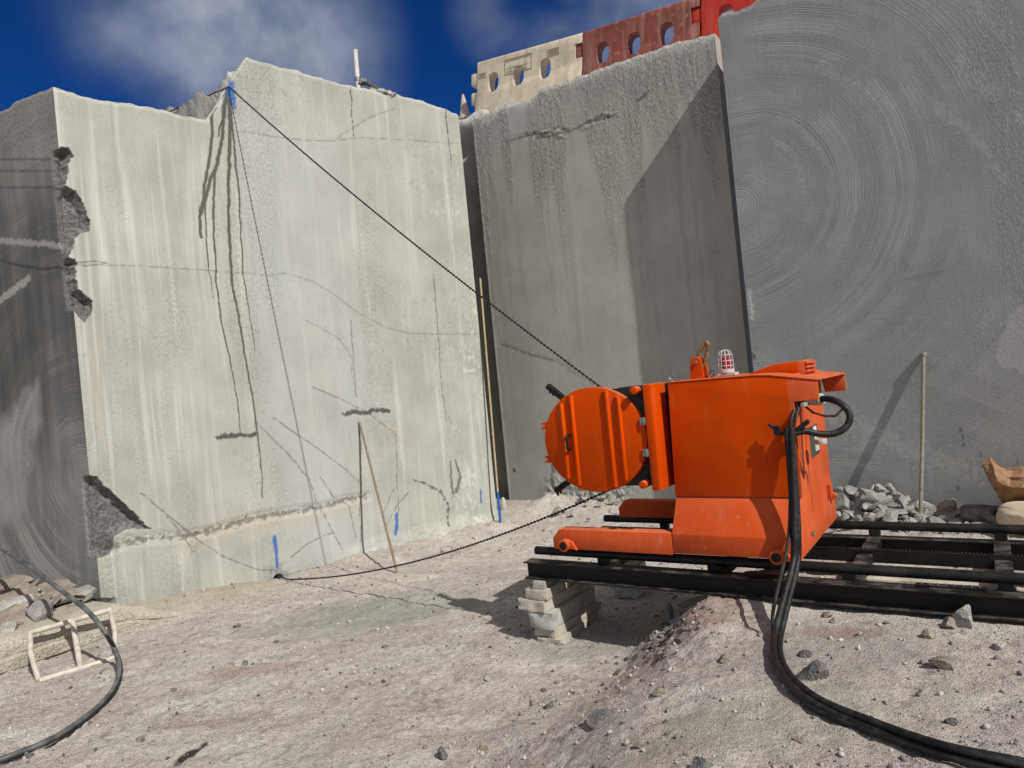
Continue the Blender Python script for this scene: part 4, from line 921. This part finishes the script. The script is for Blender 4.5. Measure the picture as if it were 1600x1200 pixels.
for zz in (fz(1.775), fz(1.492)):
    l_ = MB(); q = lambda x: fx(x)+.012; l_.prism([(q(.175), zz+.028), (q(.175), zz-.028), (q(.112), zz-.028), (q(.112), zz-.010), (q(.140), zz-.006), (q(.140), zz+.006), (q(.112), zz+.010), (q(.112), zz+.028)], .094+YS, .110+YS); l_.build('latch_lug', M['orange'], dg, bevel=.002, segs=1)
for (p, q) in (((.285, -.03, 2.10), (.50, -.03, 1.92)), ((.265, -.03, 1.245), (.50, -.03, 1.38))):
    g = MB(); v = Vector(q)-Vector(p); rot = v.to_track_quat('X', 'Y').to_matrix()
    g.box((Vector(p)+Vector(q))/2, (v.length, .045, .042), rot); g.cyl(Vector(p)+v*.06+Vector((0, -.03, 0)), Vector(p)+v*.06+Vector((0, .04, 0)), .016, 12); g.cyl(Vector(p)+v*.25+Vector((0, -.034, 0)), Vector(p)+v*.25+Vector((0, .04, 0)), .013, 12)
    for f_ in (.08, .2): g.cyl(Vector(p)+v*f_, Vector(p)+v*f_ + Vector((0, 0, -.05)), .010, 10)
    g.build('guide_arm', M['black_steel'], mc, bevel=.003, segs=1)
# lifting lug with a rusty link
for yy in (.42, .53):
    prof = [(1.315, 2.04), (1.325, 2.15)]+[(1.370+.046*math.cos(math.pi-k*math.pi/10), 2.165+.046*math.sin(math.pi-k*math.pi/10)) for k in range(11)]+[(1.415, 2.15), (1.425, 2.04)]
    MB().prism(prof, yy-.012, yy+.012).build('lifting_lug', M['orange'], mc, bevel=.003, segs=1)
lk = MB(); path = []
for k in range(24):
    a = 2*math.pi*k/24; ex_, ez_ = .030*math.cos(a), .118*math.sin(a)
    ez_ = ez_ + (.0 if abs(ez_) < .06 else 0); tl = R(24); path.append((1.405+ex_*math.cos(tl)+ez_*math.sin(tl), .475, 2.205-ex_*math.sin(tl)+ez_*math.cos(tl)))
lk.tube(path, .0165, 10, closed=True); lk.build('link', M['rust'], mc)
MB().cyl((1.370, .39, 2.165), (1.370, .56, 2.165), .015, 14).build('lug_pin', M['rust'], mc)
for (xx, yy) in ((1.215, .28), (1.46, .50)):
    e_ = MB(); e_.cyl((xx, yy, 2.03), (xx, yy, 2.052), .013, 12); e_.tube([(xx+.019*math.cos(2*math.pi*k/16), yy, 2.073+.022*math.sin(2*math.pi*k/16)) for k in range(16)], .006, 8, closed=True); e_.build('eye_bolt', M['galv'], mc)
# caged warning lamp
bx_, by_ = 1.600, .42
lm = MB(); lm.box((bx_+.01, by_, 2.053), (.135, .10, .024)); lm.lathe([(.058, 2.064), (.058, 2.092), (.050, 2.094)], 24, (bx_, by_, 0)); lmb = lm.build('warning_lamp', M['cage'], mc, bevel=.003, segs=1)
MB().lathe([(.030, 2.092), (.033, 2.10), (.033, 2.165), (.030, 2.178), (.018, 2.184)], 24, (bx_, by_, 0)).build('red_lens', M['lens_red'], lmb)
cg = MB()
for k in range(10):
    a = 2*math.pi*k/10; cg.tube([(bx_+r_*math.cos(a), by_+r_*math.sin(a), z_) for r_, z_ in ((.057, 2.090), (.055, 2.15), (.050, 2.20), (.036, 2.228), (.012, 2.238))], .0035, 6)
for r_, z_ in ((.057, 2.118), (.055, 2.155), (.050, 2.20), (.012, 2.238)): cg.tube([(bx_+r_*math.cos(2*math.pi*k/28), by_+r_*math.sin(2*math.pi*k/28), z_) for k in range(28)], .0035, 6, closed=True)
cg.build('cage', M['cage'], lmb)
# right end: plugs, looped cable, bracket, cap, plates
pg = MB(); pg.cyl((2.13, .30, 1.825), (2.235, .24, 1.825), .034, 18); pg.cyl((2.235, .24, 1.825), (2.285, .215, 1.83), .040, 18); pg.cyl((2.13, .42, 1.87), (2.20, .38, 1.87), .026, 14); pg.bb(2.13, 2.19, .12, .30, 1.79, 1.815)
pg.build('cable_plug', M['grey_plastic'], mc, bevel=.002, segs=1)
lp_ = smooth_path([(2.27, .22, 1.83), (2.34, .17, 1.828), (2.42, .12, 1.79), (2.462, .10, 1.72), (2.44, .08, 1.65), (2.37, .05, 1.61), (2.28, .02, 1.615), (2.20, -.02, 1.640), (2.14, -.055, 1.62), (2.125, -.065, 1.54)], 8)
MB().tube(lp_, .022, 12).build('looped_cable', M['rubber'], mc)
ft = MB()
for a_, b_ in (((2.13, .33, 1.80), (2.22, .22, 1.74)), ((2.22, .22, 1.74), (2.30, .18, 1.715)), ((2.30, .18, 1.715), (2.37, .14, 1.715)), ((2.37, .14, 1.715), (2.42, .11, 1.76))): ft.tube([a_, b_], .008, 6)
ft.build('bent_bar', M['rust'], mc)
bk_ = MB(); bk_.tube([(2.13, .05, 1.655), (2.155, -.01, 1.648), (2.12, -.045, 1.635)], .012, 10); bk_.tube([(1.985, -.04, 1.70), (2.02, -.045, 1.672), (2.045, -.05, 1.640), (2.11, -.05, 1.630)], .012, 8); bk_.tube([(2.11, -.05, 1.630), (2.17, -.05, 1.655), (2.235, -.045, 1.70)], .013, 8); bk_.box((2.035, -.05, 1.655), (.035, .03, .06)); bk_.box((2.205, -.05, 1.685), (.09, .03, .026), Matrix.Rotation(R(-35), 3, 'Y'))
bk_.build('cable_hook', M['black_steel'], mc, bevel=.002, segs=1)
MB().cyl((2.235, .30, 1.515), (2.235, .30, 1.550), .040, 24).build('dust_cap', M['grey_plastic'], mc, bevel=.004)
pt = MB(); pt.bb(2.131, 2.136, .46, .74, 1.40, 1.62); pl1 = pt.build('rating_plate', M['plate_dark'], mc)
st = MB(); st.bb(2.137, 2.139, .60, .73, 1.43, 1.535); st.bb(2.137, 2.139, .58, .69, 1.575, 1.61); st.build('sticker', M['sticker'], pl1)
tx = MB()
for k in range(6): tx.bb(2.1395, 2.141, .615, .715, 1.443+k*.015, 1.447+k*.015)
tx.build('print', M['label_ink'], pl1)
MB().prism([(.34, 1.04), (.34, 1.78), (.80, 1.78), (.80, 1.04)], 2.1285, 2.1325, 'x').build('end_panel', M['orange'], mc, bevel=.001, segs=1)
ky = MB(); ky.tube([(2.142, .10, 1.64), (2.136, .12, 1.45), (2.135, .16, 1.33)], .003, 6); ky.tube([(2.135, .16, 1.33), (2.135, .24, 1.34), (2.135, .27, 1.25)], .004, 6); ky.build('hanging_strap', M['rust'], mc)
lt = MB(); lt.bb(2.13, 2.155, .92, .955, 1.03, 1.13); lt.bb(2.13, 2.165, .98, 1.03, 1.0, 1.05); lt.cyl((2.13, 1.0, 1.03), (2.18, 1.0, 1.03), .018, 12); lt.build('latch', M['orange'], mc, bevel=.003, segs=1)
hk = MB(); hk.tube([(2.13, .22, .90), (2.142, .22, .905), (2.142, .25, .925), (2.142, .285, .91), (2.142, .265, .885)], .005, 6); hk.build('small_hook', M['rust'], mc)

# ------------------------------------------------------------------ blocks under the beam
def beam_block(label, x0, x1, ya, yb, z0, z1, mat, yaw=0., seed=0):
    bm = bmesh.new(); bmesh.ops.create_cube(bm, size=1)
    bmesh.ops.subdivide_edges(bm, edges=bm.edges[:], cuts=7, use_grid_fill=True)
    cx, cy, cz = (x0+x1)/2, (ya+yb)/2, (z0+z1)/2
    for v in bm.verts:
        p = v.co; e = sum(abs(abs(c_)-.5) < 1e-4 for c_ in p)
        q = np.array([p.x*(x1-x0), p.y*(yb-ya), p.z*(z1-z0)])
        k = .010*float(fbm(np.array([q[0]*11+seed*3.1+q[2]*5]), np.array([q[1]*9+q[2]*7]), 3, seed)[0])
        if e > 1: q *= (1-.006-.03*max(0, float(fbm(np.array([q[0]*17+seed*5.]), np.array([q[1]*13+q[2]*19]), 3, seed+40)[0])))
        v.co = Vector(q*(1+k/ .08*.5))
    me = bpy.data.meshes.new('crib_block'); bm.to_mesh(me); bm.free()
    o = finish('crib_block', me, mat, ang=30); P = loc2w(cx, cy, cz); o.location = P; o.rotation_euler = (0, 0, MRZ+yaw)
    return tag(o, label, 'support block')
beam_block('long pale beam at the bottom of the support stack', .02, .24, -.18, .55, -.01, .082, M['timber'], .05, 1)
beam_block('tan beam second from the bottom of the support stack', .03, .22, -.16, .60, .086, .155, M['timber'], -.04, 2)
beam_block('thick grey beam in the middle of the support stack', -.02, .20, -.19, .58, .159, .290, M['timber_grey'], .03, 3)
beam_block('wide pale beam overhanging left in the support stack', -.09, .17, -.20, .56, .294, .385, M['timber'], -.05, 4)
beam_block('short tan block second from the top of the support stack', -.04, .16, -.18, .40, .389, .468, M['timber'], .04, 5)
beam_block('small whitish block on top of the support stack', .03, .13, -.17, .14, .471, .531, M['timber_grey'], .10, 6)
beam_block('pale block in the shade under the far rail beam', .1, .32, 1.12, 1.45, .02, .30, M['timber_grey'], .1, 7)
beam_block('pale block upper half of the pile under the far rail beam', .08, .30, 1.14, 1.42, .305, .528, M['timber'], -.06, 8)
beam_block('pale tan timber lying between the rails right of the machine', 2.42, 3.18, .42, .56, .47, .565, M['timber'], .04, 9)

# ------------------------------------------------------------------ saw wire, cables, hose
def w(*p): return loc2w(*p)
W0 = A0 + DA*ap(357, 138)[0] + NA*.035 + np.array([0, 0, ap(357, 138)[1]])
up = []
D1 = w(.785, -.075, 2.048)
for k in range(61):
    t_ = k/60; q = W0*(1-t_)+D1*t_; q = q - np.array([0, 0, .16*4*t_*(1-t_)*.5]); up.append(q)
arc = [w(DX+.40*math.cos(R(a)), -.075, DZ+.393*math.sin(R(a))) for a in range(76, -84, -8)]
HOLE = A0 + DA*ap(435, 905)[0] + NA*.01 + np.array([0, 0, ap(435, 905)[1]])
D2 = arc[-1]; low = []
lowpx = [(940, 776), (860, 800), (780, 825), (700, 850), (620, 870), (560, 884), (500, 896), (435, 905)]
for k in range(1, 60):
    t_ = k/59; q = D2*(1-t_)+HOLE*t_; q = q - np.array([0, 0, .30*4*t_*(1-t_)*.62])
    q[2] = max(q[2], gz(q[0], q[1])+.02); low.append(q)
behind = [aty(200, 205, 8.8), aty(270, 172, 8.75), W0-NA*.06+np.array([0, 0, .02])]
low += [HOLE-NA*.12]
path = [np.array(p) for p in behind]+up+arc+low
seg = [np.linalg.norm(path[i+1]-path[i]) for i in range(len(path)-1)]; cum = np.concatenate([[0], np.cumsum(seg)]); PA = np.array(path)
ts, rs_ = [], []; L_ = 0.
while L_ < cum[-1]-.05:                                          # beads strung on the rope
    for dt, rr in ((0, .0055), (.020, .0055), (.021, .0100), (.035, .0100), (.036, .0055)): ts.append(L_+dt); rs_.append(rr)
    L_ += .040
pp_ = np.stack([np.interp(ts, cum, PA[:, i]) for i in range(3)], 1)-np.array(W0)
tag(MB().tube(pp_, rs_, 7).build('saw_wire', M['wire'], ang=30), 'black beaded saw wire running from the wall top round the orange disc', 'wire').location = tuple(W0)

# power cables: from the hook on the machine down to the floor and off to the right
cab = [w(2.118, -.052, 1.67), w(2.120, -.062, 1.60), w(2.120, -.075, 1.45), w(2.122, -.120, 1.25), w(2.124, -.195, 1.0), w(2.108, -.240, .82)]
gp = [(1222, 960), (1214, 1000), (1216, 1030), (1232, 1060), (1262, 1088), (1300, 1109), (1350, 1128), (1420, 1153), (1500, 1176), (1600, 1198), (1720, 1226)]
tail = []
for i, (px, py) in enumerate(gp):
    P = on_ground(px, py, .035) if i > 0 else onz(px, py, .60)
    tail.append(P)
cab += tail
cpath = smooth_path(cab, 8); cb = thing('power_cables', 'thick bundle of black power cables hanging from the machine onto the floor', 'cable', tuple(tail[1]-np.array([0, 0, .03])))
CB0 = np.array(cb.location)
def offset_path(path, r, ph, tw):
    P_ = [Vector(p) for p in path]; N_ = len(P_); u = Vector(MEX); o = []
    for i in range(N_):
        t_ = (P_[min(i+1, N_-1)]-P_[max(i-1, 0)]).normalized(); u = (u-t_*u.dot(t_)).normalized(); v = t_.cross(u); a_ = ph+tw*i
        o.append(np.array(P_[i]+(u*math.cos(a_)+v*math.sin(a_))*r)-CB0)
    return o
for k, rr in enumerate((.0205, .018, .017)):
    MB().tube(offset_path(cpath, .0185, k*2.1+.4, .035), rr, 12).build('cable', M['rubber'], cb)
sl_ = smooth_path([w(2.105, -.115, 1.30), w(2.082, -.225, .97), onz(1213, 930, .72), onz(1207, 965, .60), on_ground(1210, 1000, .02), on_ground(1224, 1050, .03)]+[p+np.array([-.03, -.03, -.01]) for p in tail[4:]], 8)
MB().tube([p-CB0 for p in sl_], .011, 10).build('thin_cable', M['rubber'], cb)
dr = smooth_path([w(2.15, .10, 1.835), w(2.160, .03, 1.80), w(2.145, -.035, 1.72), w(2.12, -.055, 1.64)], 6)
for k in (-.013, .013): MB().tube([p+MEX*k-CB0 for p in dr], .010, 10).build('cable_tail', M['rubber'], cb)

# grey hose pair at the left
hp = [onz(-40, 830, 1.02), onz(0, 856, .95), onz(50, 888, .84), onz(100, 926, .68), onz(135, 953, .55), onz(160, 982, .42), onz(178, 1012, .24), onz(186, 1042, .12), on_ground(181, 1070, .03), on_ground(160, 1098, .025), on_ground(120, 1130, .025), on_ground(70, 1160, .025), on_ground(0, 1187, .025), on_ground(-80, 1215, .025)]
h0 = np.array(on_ground(181, 1070, 0)); hs = thing('water_hose', 'grey doubled hose curving over the ledge and across the floor at left', 'hose', tuple(h0))
hpth = smooth_path(hp, 8)
MB().tube([p-h0 for p in hpth], .020, 12).build('hose', M['hose'], hs)
MB().tube([p-h0+np.array([.022, -.006, -.018+.02*math.sin(i*.12)]) for i, p in enumerate(hpth)], .012, 10).build('thin_hose', M['rubber'], hs)

# ------------------------------------------------------------------ small things
# white pipe frame leaning on the ledge
f0 = onz(61, 1064, .055); f1 = onz(180, 1028, .055)
nf = np.array([-.85, .5, 0])
def fr(px, py, z): return onz(px, py, z)
t0 = fr(47, 989, .345); t1 = fr(172, 953, .345)
wf = thing('pipe_frame', 'dirty white steel frame with three bars leaning against the ledge', 'steel frame', tuple(f0-np.array([0, 0, .03]))); q0 = np.array(wf.location)
def pbar(name, pts, r): MB().tube([np.array(p)-q0 for p in pts], r, 12).build(name, M['frame_paint'], wf)
pbar('top_rail', [t0, t1+(t1-t0)*.01], .024); pbar('bottom_rail', [f0, f1], .024)
pbar('bar', [t0, (t0*.52+f0*.48)+np.array([-.03, .0, .02]), f0], .022); pbar('bar', [t0+(t1-t0)*.51, f0+(f1-f0)*.53], .024); pbar('bar', [t1, (t1*.5+f1*.5)+np.array([.03, -.01, .01]), f1], .022)

# iron rod leaning on the ringed wall
rt_ = onpl(1443, 553, C0+NC*.03, NC); rf = onz(1440, 817, .20)
rdv = np.array([4.285, 7.56, .19])
MBr = MB(); MBr.tube([rdv, rdv*.5+rt_*.5+np.array([.006, 0, 0]), rt_], .021, 12); MBr.tube([rt_-np.array([0, 0, .02]), rt_+np.array([0, 0, .02])], .032, 12)
tag(MBr.build('iron_rod', M['iron_rod'], loc=tuple(rdv)), 'long thin iron rod with a knob leaning against the ringed wall', 'rod')
# thin stick leaning on the pale wall
sb = onz(621, 896, .02); stp = onpl(562, 660, A0+NA*.02, NA)
tag(MB().tube([sb, sb*.5+stp*.5, stp], .0155, 10).build('wooden_stick', M['pink_wood'], loc=tuple(sb)), 'thin reddish stick leaning against the pale wall', 'stick')
# yellow measuring pole in the gap
pb = onz(782, 820, .05); ptp = onpl(750, 432, A0+NA*.10, NA)
pole = thing('measuring_pole', 'tall yellow pole with blue foot standing at the right end of pale wall', 'pole', tuple(pb)); vv = ptp-pb
MB().tube([vv*.13, vv*.5, vv], .015, 12).build('yellow_shaft', M['yellow_wood'], pole); MB().tube([vv*0, vv*.13], .020, 12).build('blue_foot', M['blue'], pole)
MB().box(vv*1.0+np.array([0, 0, .02]), (.06, .05, .07)).build('clip', M['black_steel'], pole)
# pale cone-shaped stone marker at the foot of the gap
cp_ = onz(786, 806, .05); tag(MB().lathe([(.085, 0), (.07, .08), (.045, .20), (.03, .28), (.012, .30)], 16).build('stone_marker', M['timber_grey'], ang=40), 'small pale cone shaped marker at the foot of the gap', 'marker').location = (cp_[0]+.02, cp_[1]+.15, .03)
# faded road cone on top of the wall
ct = aty(727, 186, 13.0); tc = thing('traffic_cone', 'faded whitish traffic cone on top of the wall beside the white barrier', 'traffic cone', tuple(ct-np.array([0, 0, .03])))
MB().lathe([(.125, .02), (.10, .12), (.062, .30), (.034, .44), (.014, .50)], 20).build('cone_body', M['cone'], tc); MB().box((0, 0, .012), (.30, .30, .024)).build('cone_base', M['cone'], tc, bevel=.004)
# upright white pipe, clamp and coiled hose on the pale wall's top
pp = aty(560, 140, 10.05); pt_ = aty(555, 78, 10.05)
wp = thing('white_pipe', 'upright white pipe clamped on top of the pale wall', 'pipe', tuple(pp)); vv = pt_-pp
MB().tube([-vv*.06, vv*.5, vv], .034, 14).build('pipe', M['white_pipe'], wp)
kk = MB(); kk.cyl(vv*.25-np.array([0, 0, .02]), vv*.25+np.array([0, 0, .03]), .045, 14); kk.box(vv*.22+np.array([.08, 0, 0]), (.10, .04, .05)); kk.box(np.array([-.06, 0, .02]), (.12, .06, .05)); kk.build('clamp', M['galv'], wp)
cc = aty(574, 146, 10.15); hc = MB()
for r_, dy in ((.155, 0), (.135, .04), (.15, .08), (.12, -.04)): hc.tube([(cc[0]+r_*math.cos(2*math.pi*k/36), cc[1]+dy+.08*math.sin(4*math.pi*k/36), cc[2]+.02+r_*math.sin(2*math.pi*k/36)) for k in range(36)], .022, 8, closed=True)
tag(hc.build('hose_coil', M['hose'], loc=tuple(cc)), 'coiled grey hose beside the white pipe on the wall top', 'hose')
for i, (px, py, s_) in enumerate([(588, 146, .16), (597, 145, .2), (606, 147, .14), (580, 152, .12), (612, 149, .1), (595, 151, .14)]):
    P = aty(px, py, 10.08); rock('broken_stone', 'small pale rubble piece on the wall top beside the hose coil', P, (s_*1.2, s_, s_*.8), 700+i, M['rock_grey'], tuple(RS.uniform(-.5, .5, 3)), 'rubble on the pale wall top', 12, 'rock', 2)

# water-filled plastic barriers on the grey wall's bench
def barrier(label, mat, P, yaw, L=1.86, H=1.08):
    root = thing('water_barrier', label, 'barrier', tuple(P), yaw, None)
    bt, tp, zk = .21, .10, .60
    prof = [(-bt, .0), (-bt, .08), (-tp-.01, zk), (-tp, H-.02), (-tp+.02, H), (tp-.02, H), (tp, H-.02), (tp+.01, zk), (bt, .08), (bt, .0)]
    bdy = MB().prism(prof, .0, L, 'x').build('barrier_body', mat, root, bevel=.012)
    cut = MB()
    for cx in (.36, .90, 1.44):
        ov = [(cx+.115*math.copysign(abs(math.cos(t))**.75, math.cos(t)), .67+.175*math.copysign(abs(math.sin(t))**.75, math.sin(t))) for t in [2*math.pi*k/28 for k in range(28)]]
        cut.prism(ov, -.5, .5)
    cut.bb(L-.13, L+.2, -.5, .5, .70, .94)
    co = cut.build('cutter', mat, root)
    md = bdy.modifiers.new('b', 'BOOLEAN'); md.object = co; md.operation = 'DIFFERENCE'; md.solver = 'EXACT'
    bpy.context.view_layer.update(); dg_ = bpy.context.evaluated_depsgraph_get()
    nm = bpy.data.meshes.new_from_object(bdy.evaluated_get(dg_)); bdy.modifiers.clear(); old = bdy.data; bdy.data = nm; bpy.data.meshes.remove(old); bpy.data.objects.remove(co)
    nm.polygons.foreach_set('use_smooth', [True]*len(nm.polygons)); nm.set_sharp_from_angle(angle=R(35))
    for z0, z1 in ((.70, .92), (.36, .58)): MB().bb(-.16, -.003, -.085, .085, z0, z1).build('lug', mat, root, bevel=.03, segs=3)
    return root, tp
NBo = .50
def bench(px, py, off): return onpl(px, py, B0-NB*off, NB)
pTL = bench(742, 103, NBo); pTR = bench(905, 57, NBo); pT2 = bench(1085, 0, NBo)
v1 = (pTR-pTL); L1 = float(np.hypot(v1[0], v1[1])); v2 = pT2-pTR; L2 = float(np.hypot(v2[0], v2[1])); yaw = math.atan2(v1[1], v1[0]); du = np.array([math.cos(yaw), math.sin(yaw), 0])
HB = 1.10; zt1 = (pTL[2]+pTR[2])/2
base1 = np.array([pTL[0], pTL[1], pTL[2]-HB])
tilt1 = math.atan2(pTR[2]-pTL[2], L1)
bw, tp = barrier('dusty white plastic water barrier, leftmost of the row on the wall', M['barrier_white'], base1, yaw, L1, HB); bw.rotation_euler = (0, -tilt1, yaw)
# moulded panel and worn lettering marks on the white barrier
pn = MB(); p2 = MB(); p3 = MB(); p4 = MB()
def mark(x0, x1, z0, z1, q=None): (q or pn).bb(x0, x1, -tp-.014, -tp-.0025, z0, z1)
for (x0, x1, z0, z1) in ((.62, 1.18, .985, .993), (.62, 1.18, .735, .743), (.62, .628, .735, .993), (1.172, 1.18, .735, .993), (.05, .2, .87, .876), (.05, .2, .80, .806), (.05, .056, .80, .876), (.194, .2, .80, .876), (1.5, 1.72, .96, .966), (1.5, 1.72, .86, .866), (1.5, 1.506, .86, .966), (1.714, 1.72, .86, .966)): mark(x0, x1, z0, z1, None if x0 > .6 and x1 < 1.2 else (p3 if x1 < .3 else p4))
rs2 = np.random.RandomState(5)
for row, zz in enumerate((.84, .775)):
    x = .66
    while x < 1.08: 
        w_ = rs2.uniform(.012, .034); mark(x, x+w_, zz+rs2.uniform(-.01, .004), zz+rs2.uniform(.006, .03), p2); x += w_+rs2.uniform(.012, .03)
for zz in (.835, .85): mark(.07, .17, zz, zz+.005, p3)
for zz in (.885, .91, .935): mark(1.53, 1.69, zz, zz+.006, p4)
M['print'] = plain('faded_print', (.36, .31, .235), .7); pn.build('moulded_outline', M['print'], bw); p3.build('moulded_outline', M['print'], bw); p4.build('moulded_outline', M['print'], bw); p2.build('worn_lettering', M['print'], bw)
base2 = base1 + du*(L1+.02); base2[2] = pTR[2]-HB
tilt2 = math.atan2(pT2[2]-pTR[2], L2)
bm_, _ = barrier('scuffed maroon plastic water barrier between the white and the bright red one', M['barrier_maroon'], base2, yaw, L2, HB); bm_.rotation_euler = (0, -tilt2, yaw)
base3 = base2 + du*(L2+.02); base3[2] = pT2[2]-HB
br_, _ = barrier('bright red plastic water barrier at the right end of the row', M['barrier_red'], base3, yaw, 1.86, HB); br_.rotation_euler = (0, -tilt2, yaw)

# sacks at the right edge
def sack(name, label, P, size, seed, mat, yaw=0.):
    bm = bmesh.new(); bmesh.ops.create_icosphere(bm, subdivisions=6, radius=1); V = np.array([v.co[:] for v in bm.verts])
    fold = 1-2*np.abs(fbm(V[:, 0]*1.5+V[:, 1]+seed, V[:, 2]*2.6-V[:, 0], 3, seed+5))
    V = V*(1 + .22*fbm(V[:, 0]*1.3+seed, V[:, 2]*1.3+V[:, 1], 2, seed) + .07*fold)[:, None]
    V[:, 2] = np.sign(V[:, 2])*np.abs(V[:, 2])**.8; V[:, 2] = np.clip(V[:, 2], -.7, 2); V = V*np.array(size)
    for v, p in zip(bm.verts, V): v.co = p
    me = bpy.data.meshes.new(name); bm.to_mesh(me); bm.free(); o = finish(name, me, mat, ang=60); o.location = P; o.rotation_euler = (0, 0, yaw); return tag(o, label, 'sack')
def open_sack(name, label, P, seed, mat, vdir, e1):
    rows = [(.63, -.02, .00), (.615, .06, .01), (.54, .17, .03), (.45, .20, .06), (.36, .12, .10), (.26, .05, .14), (.14, .10, .16), (-.02, .12, .17)]
    cols = [-.30, -.20, -.08, .07, .22, .40, .58]
    bumps = [[0, .03, -.07, -.03, -.02, .0, .02], [0, .02, -.03, 0, 0, 0, 0], [-.02, .01, .02, 0, .01, 0, 0]]
    nu, nv_ = 120, 110
    def interp(tab, t):
        t = np.clip(t, 0, 1)*(len(tab)-1); i = np.minimum(t.astype(int), len(tab)-2); f_ = t-i; f_ = f_*f_*(3-2*f_)*.5+f_*.5; T = np.array(tab, float); return T[i]*(1-f_)+T[i+1]*f_
    U, V_ = np.meshgrid(np.linspace(0, 1, nu), np.linspace(0, 1, nv_))
    z = 1.05*interp([r_[0] for r_ in rows], V_); d = interp([r_[1] for r_ in rows], V_); sh = interp([r_[2] for r_ in rows], V_)
    a = .10 + .86*interp(cols, U) + sh*np.exp(-U*2.2)
    z = z + interp(bumps[0], U)*np.exp(-V_*5) + .05*np.exp(-((U-.13)/.10)**2)*np.exp(-V_*9)
    edge = np.sqrt(np.clip(U*6, 0, 1)); d = d*edge
    fold = np.abs(((U*3.1+V_*1.9+.7*fbm(U*2.5, V_*2.5, 3, seed)) % 1)-.5)*2; fold2 = np.abs(((U*1.5-V_*3.3+.6*fbm(U*3, V_*2, 3, seed+4)) % 1)-.5)*2
    d = d + .050*(fold-.5)*edge + .030*(fold2-.5)*edge + .02*fbm(U*9, V_*9, 4, seed+8)
    front = P + e1*a[..., None] - vdir*d[..., None]; front[..., 2] = P[2]+z
    db = -(.05+.22*np.sin(np.clip(V_*1.4, 0, 1)*math.pi*.5))*edge*np.sqrt(np.clip((1-U)*6, 0, 1)) - .012
    back = P + e1*a[..., None] - vdir*(np.minimum(d-.012, d*.1+db))[..., None]; back[..., 2] = P[2]+z-.01
    VV_ = np.concatenate([front[::-1].reshape(-1, 3), back.reshape(-1, 3)])
    n_ = 2*nv_; me = rawmesh(name, VV_-P, gridfaces(n_, nu)); o = finish(name, me, mat, loc=P, ang=60); return tag(o, label, 'sack')
s1 = onz(1572, 815, .18); vd = np.array([s1[0], s1[1], 0]); vd /= np.linalg.norm(vd); e1_ = np.array([vd[1], -vd[0], 0])
open_sack('bulk_sack', 'brown crumpled bulk sack with folded rim at the right edge', s1-vd*.34, 3, M['tan_sack'], vd, e1_)
sack('bulk_sack', 'pale dusty sack lying in front of the brown one at the right edge', s1+e1_*.30-vd*.58+np.array([0, 0, .16]), (.33, .20, .17), 8, M['white_sack'], -.75)
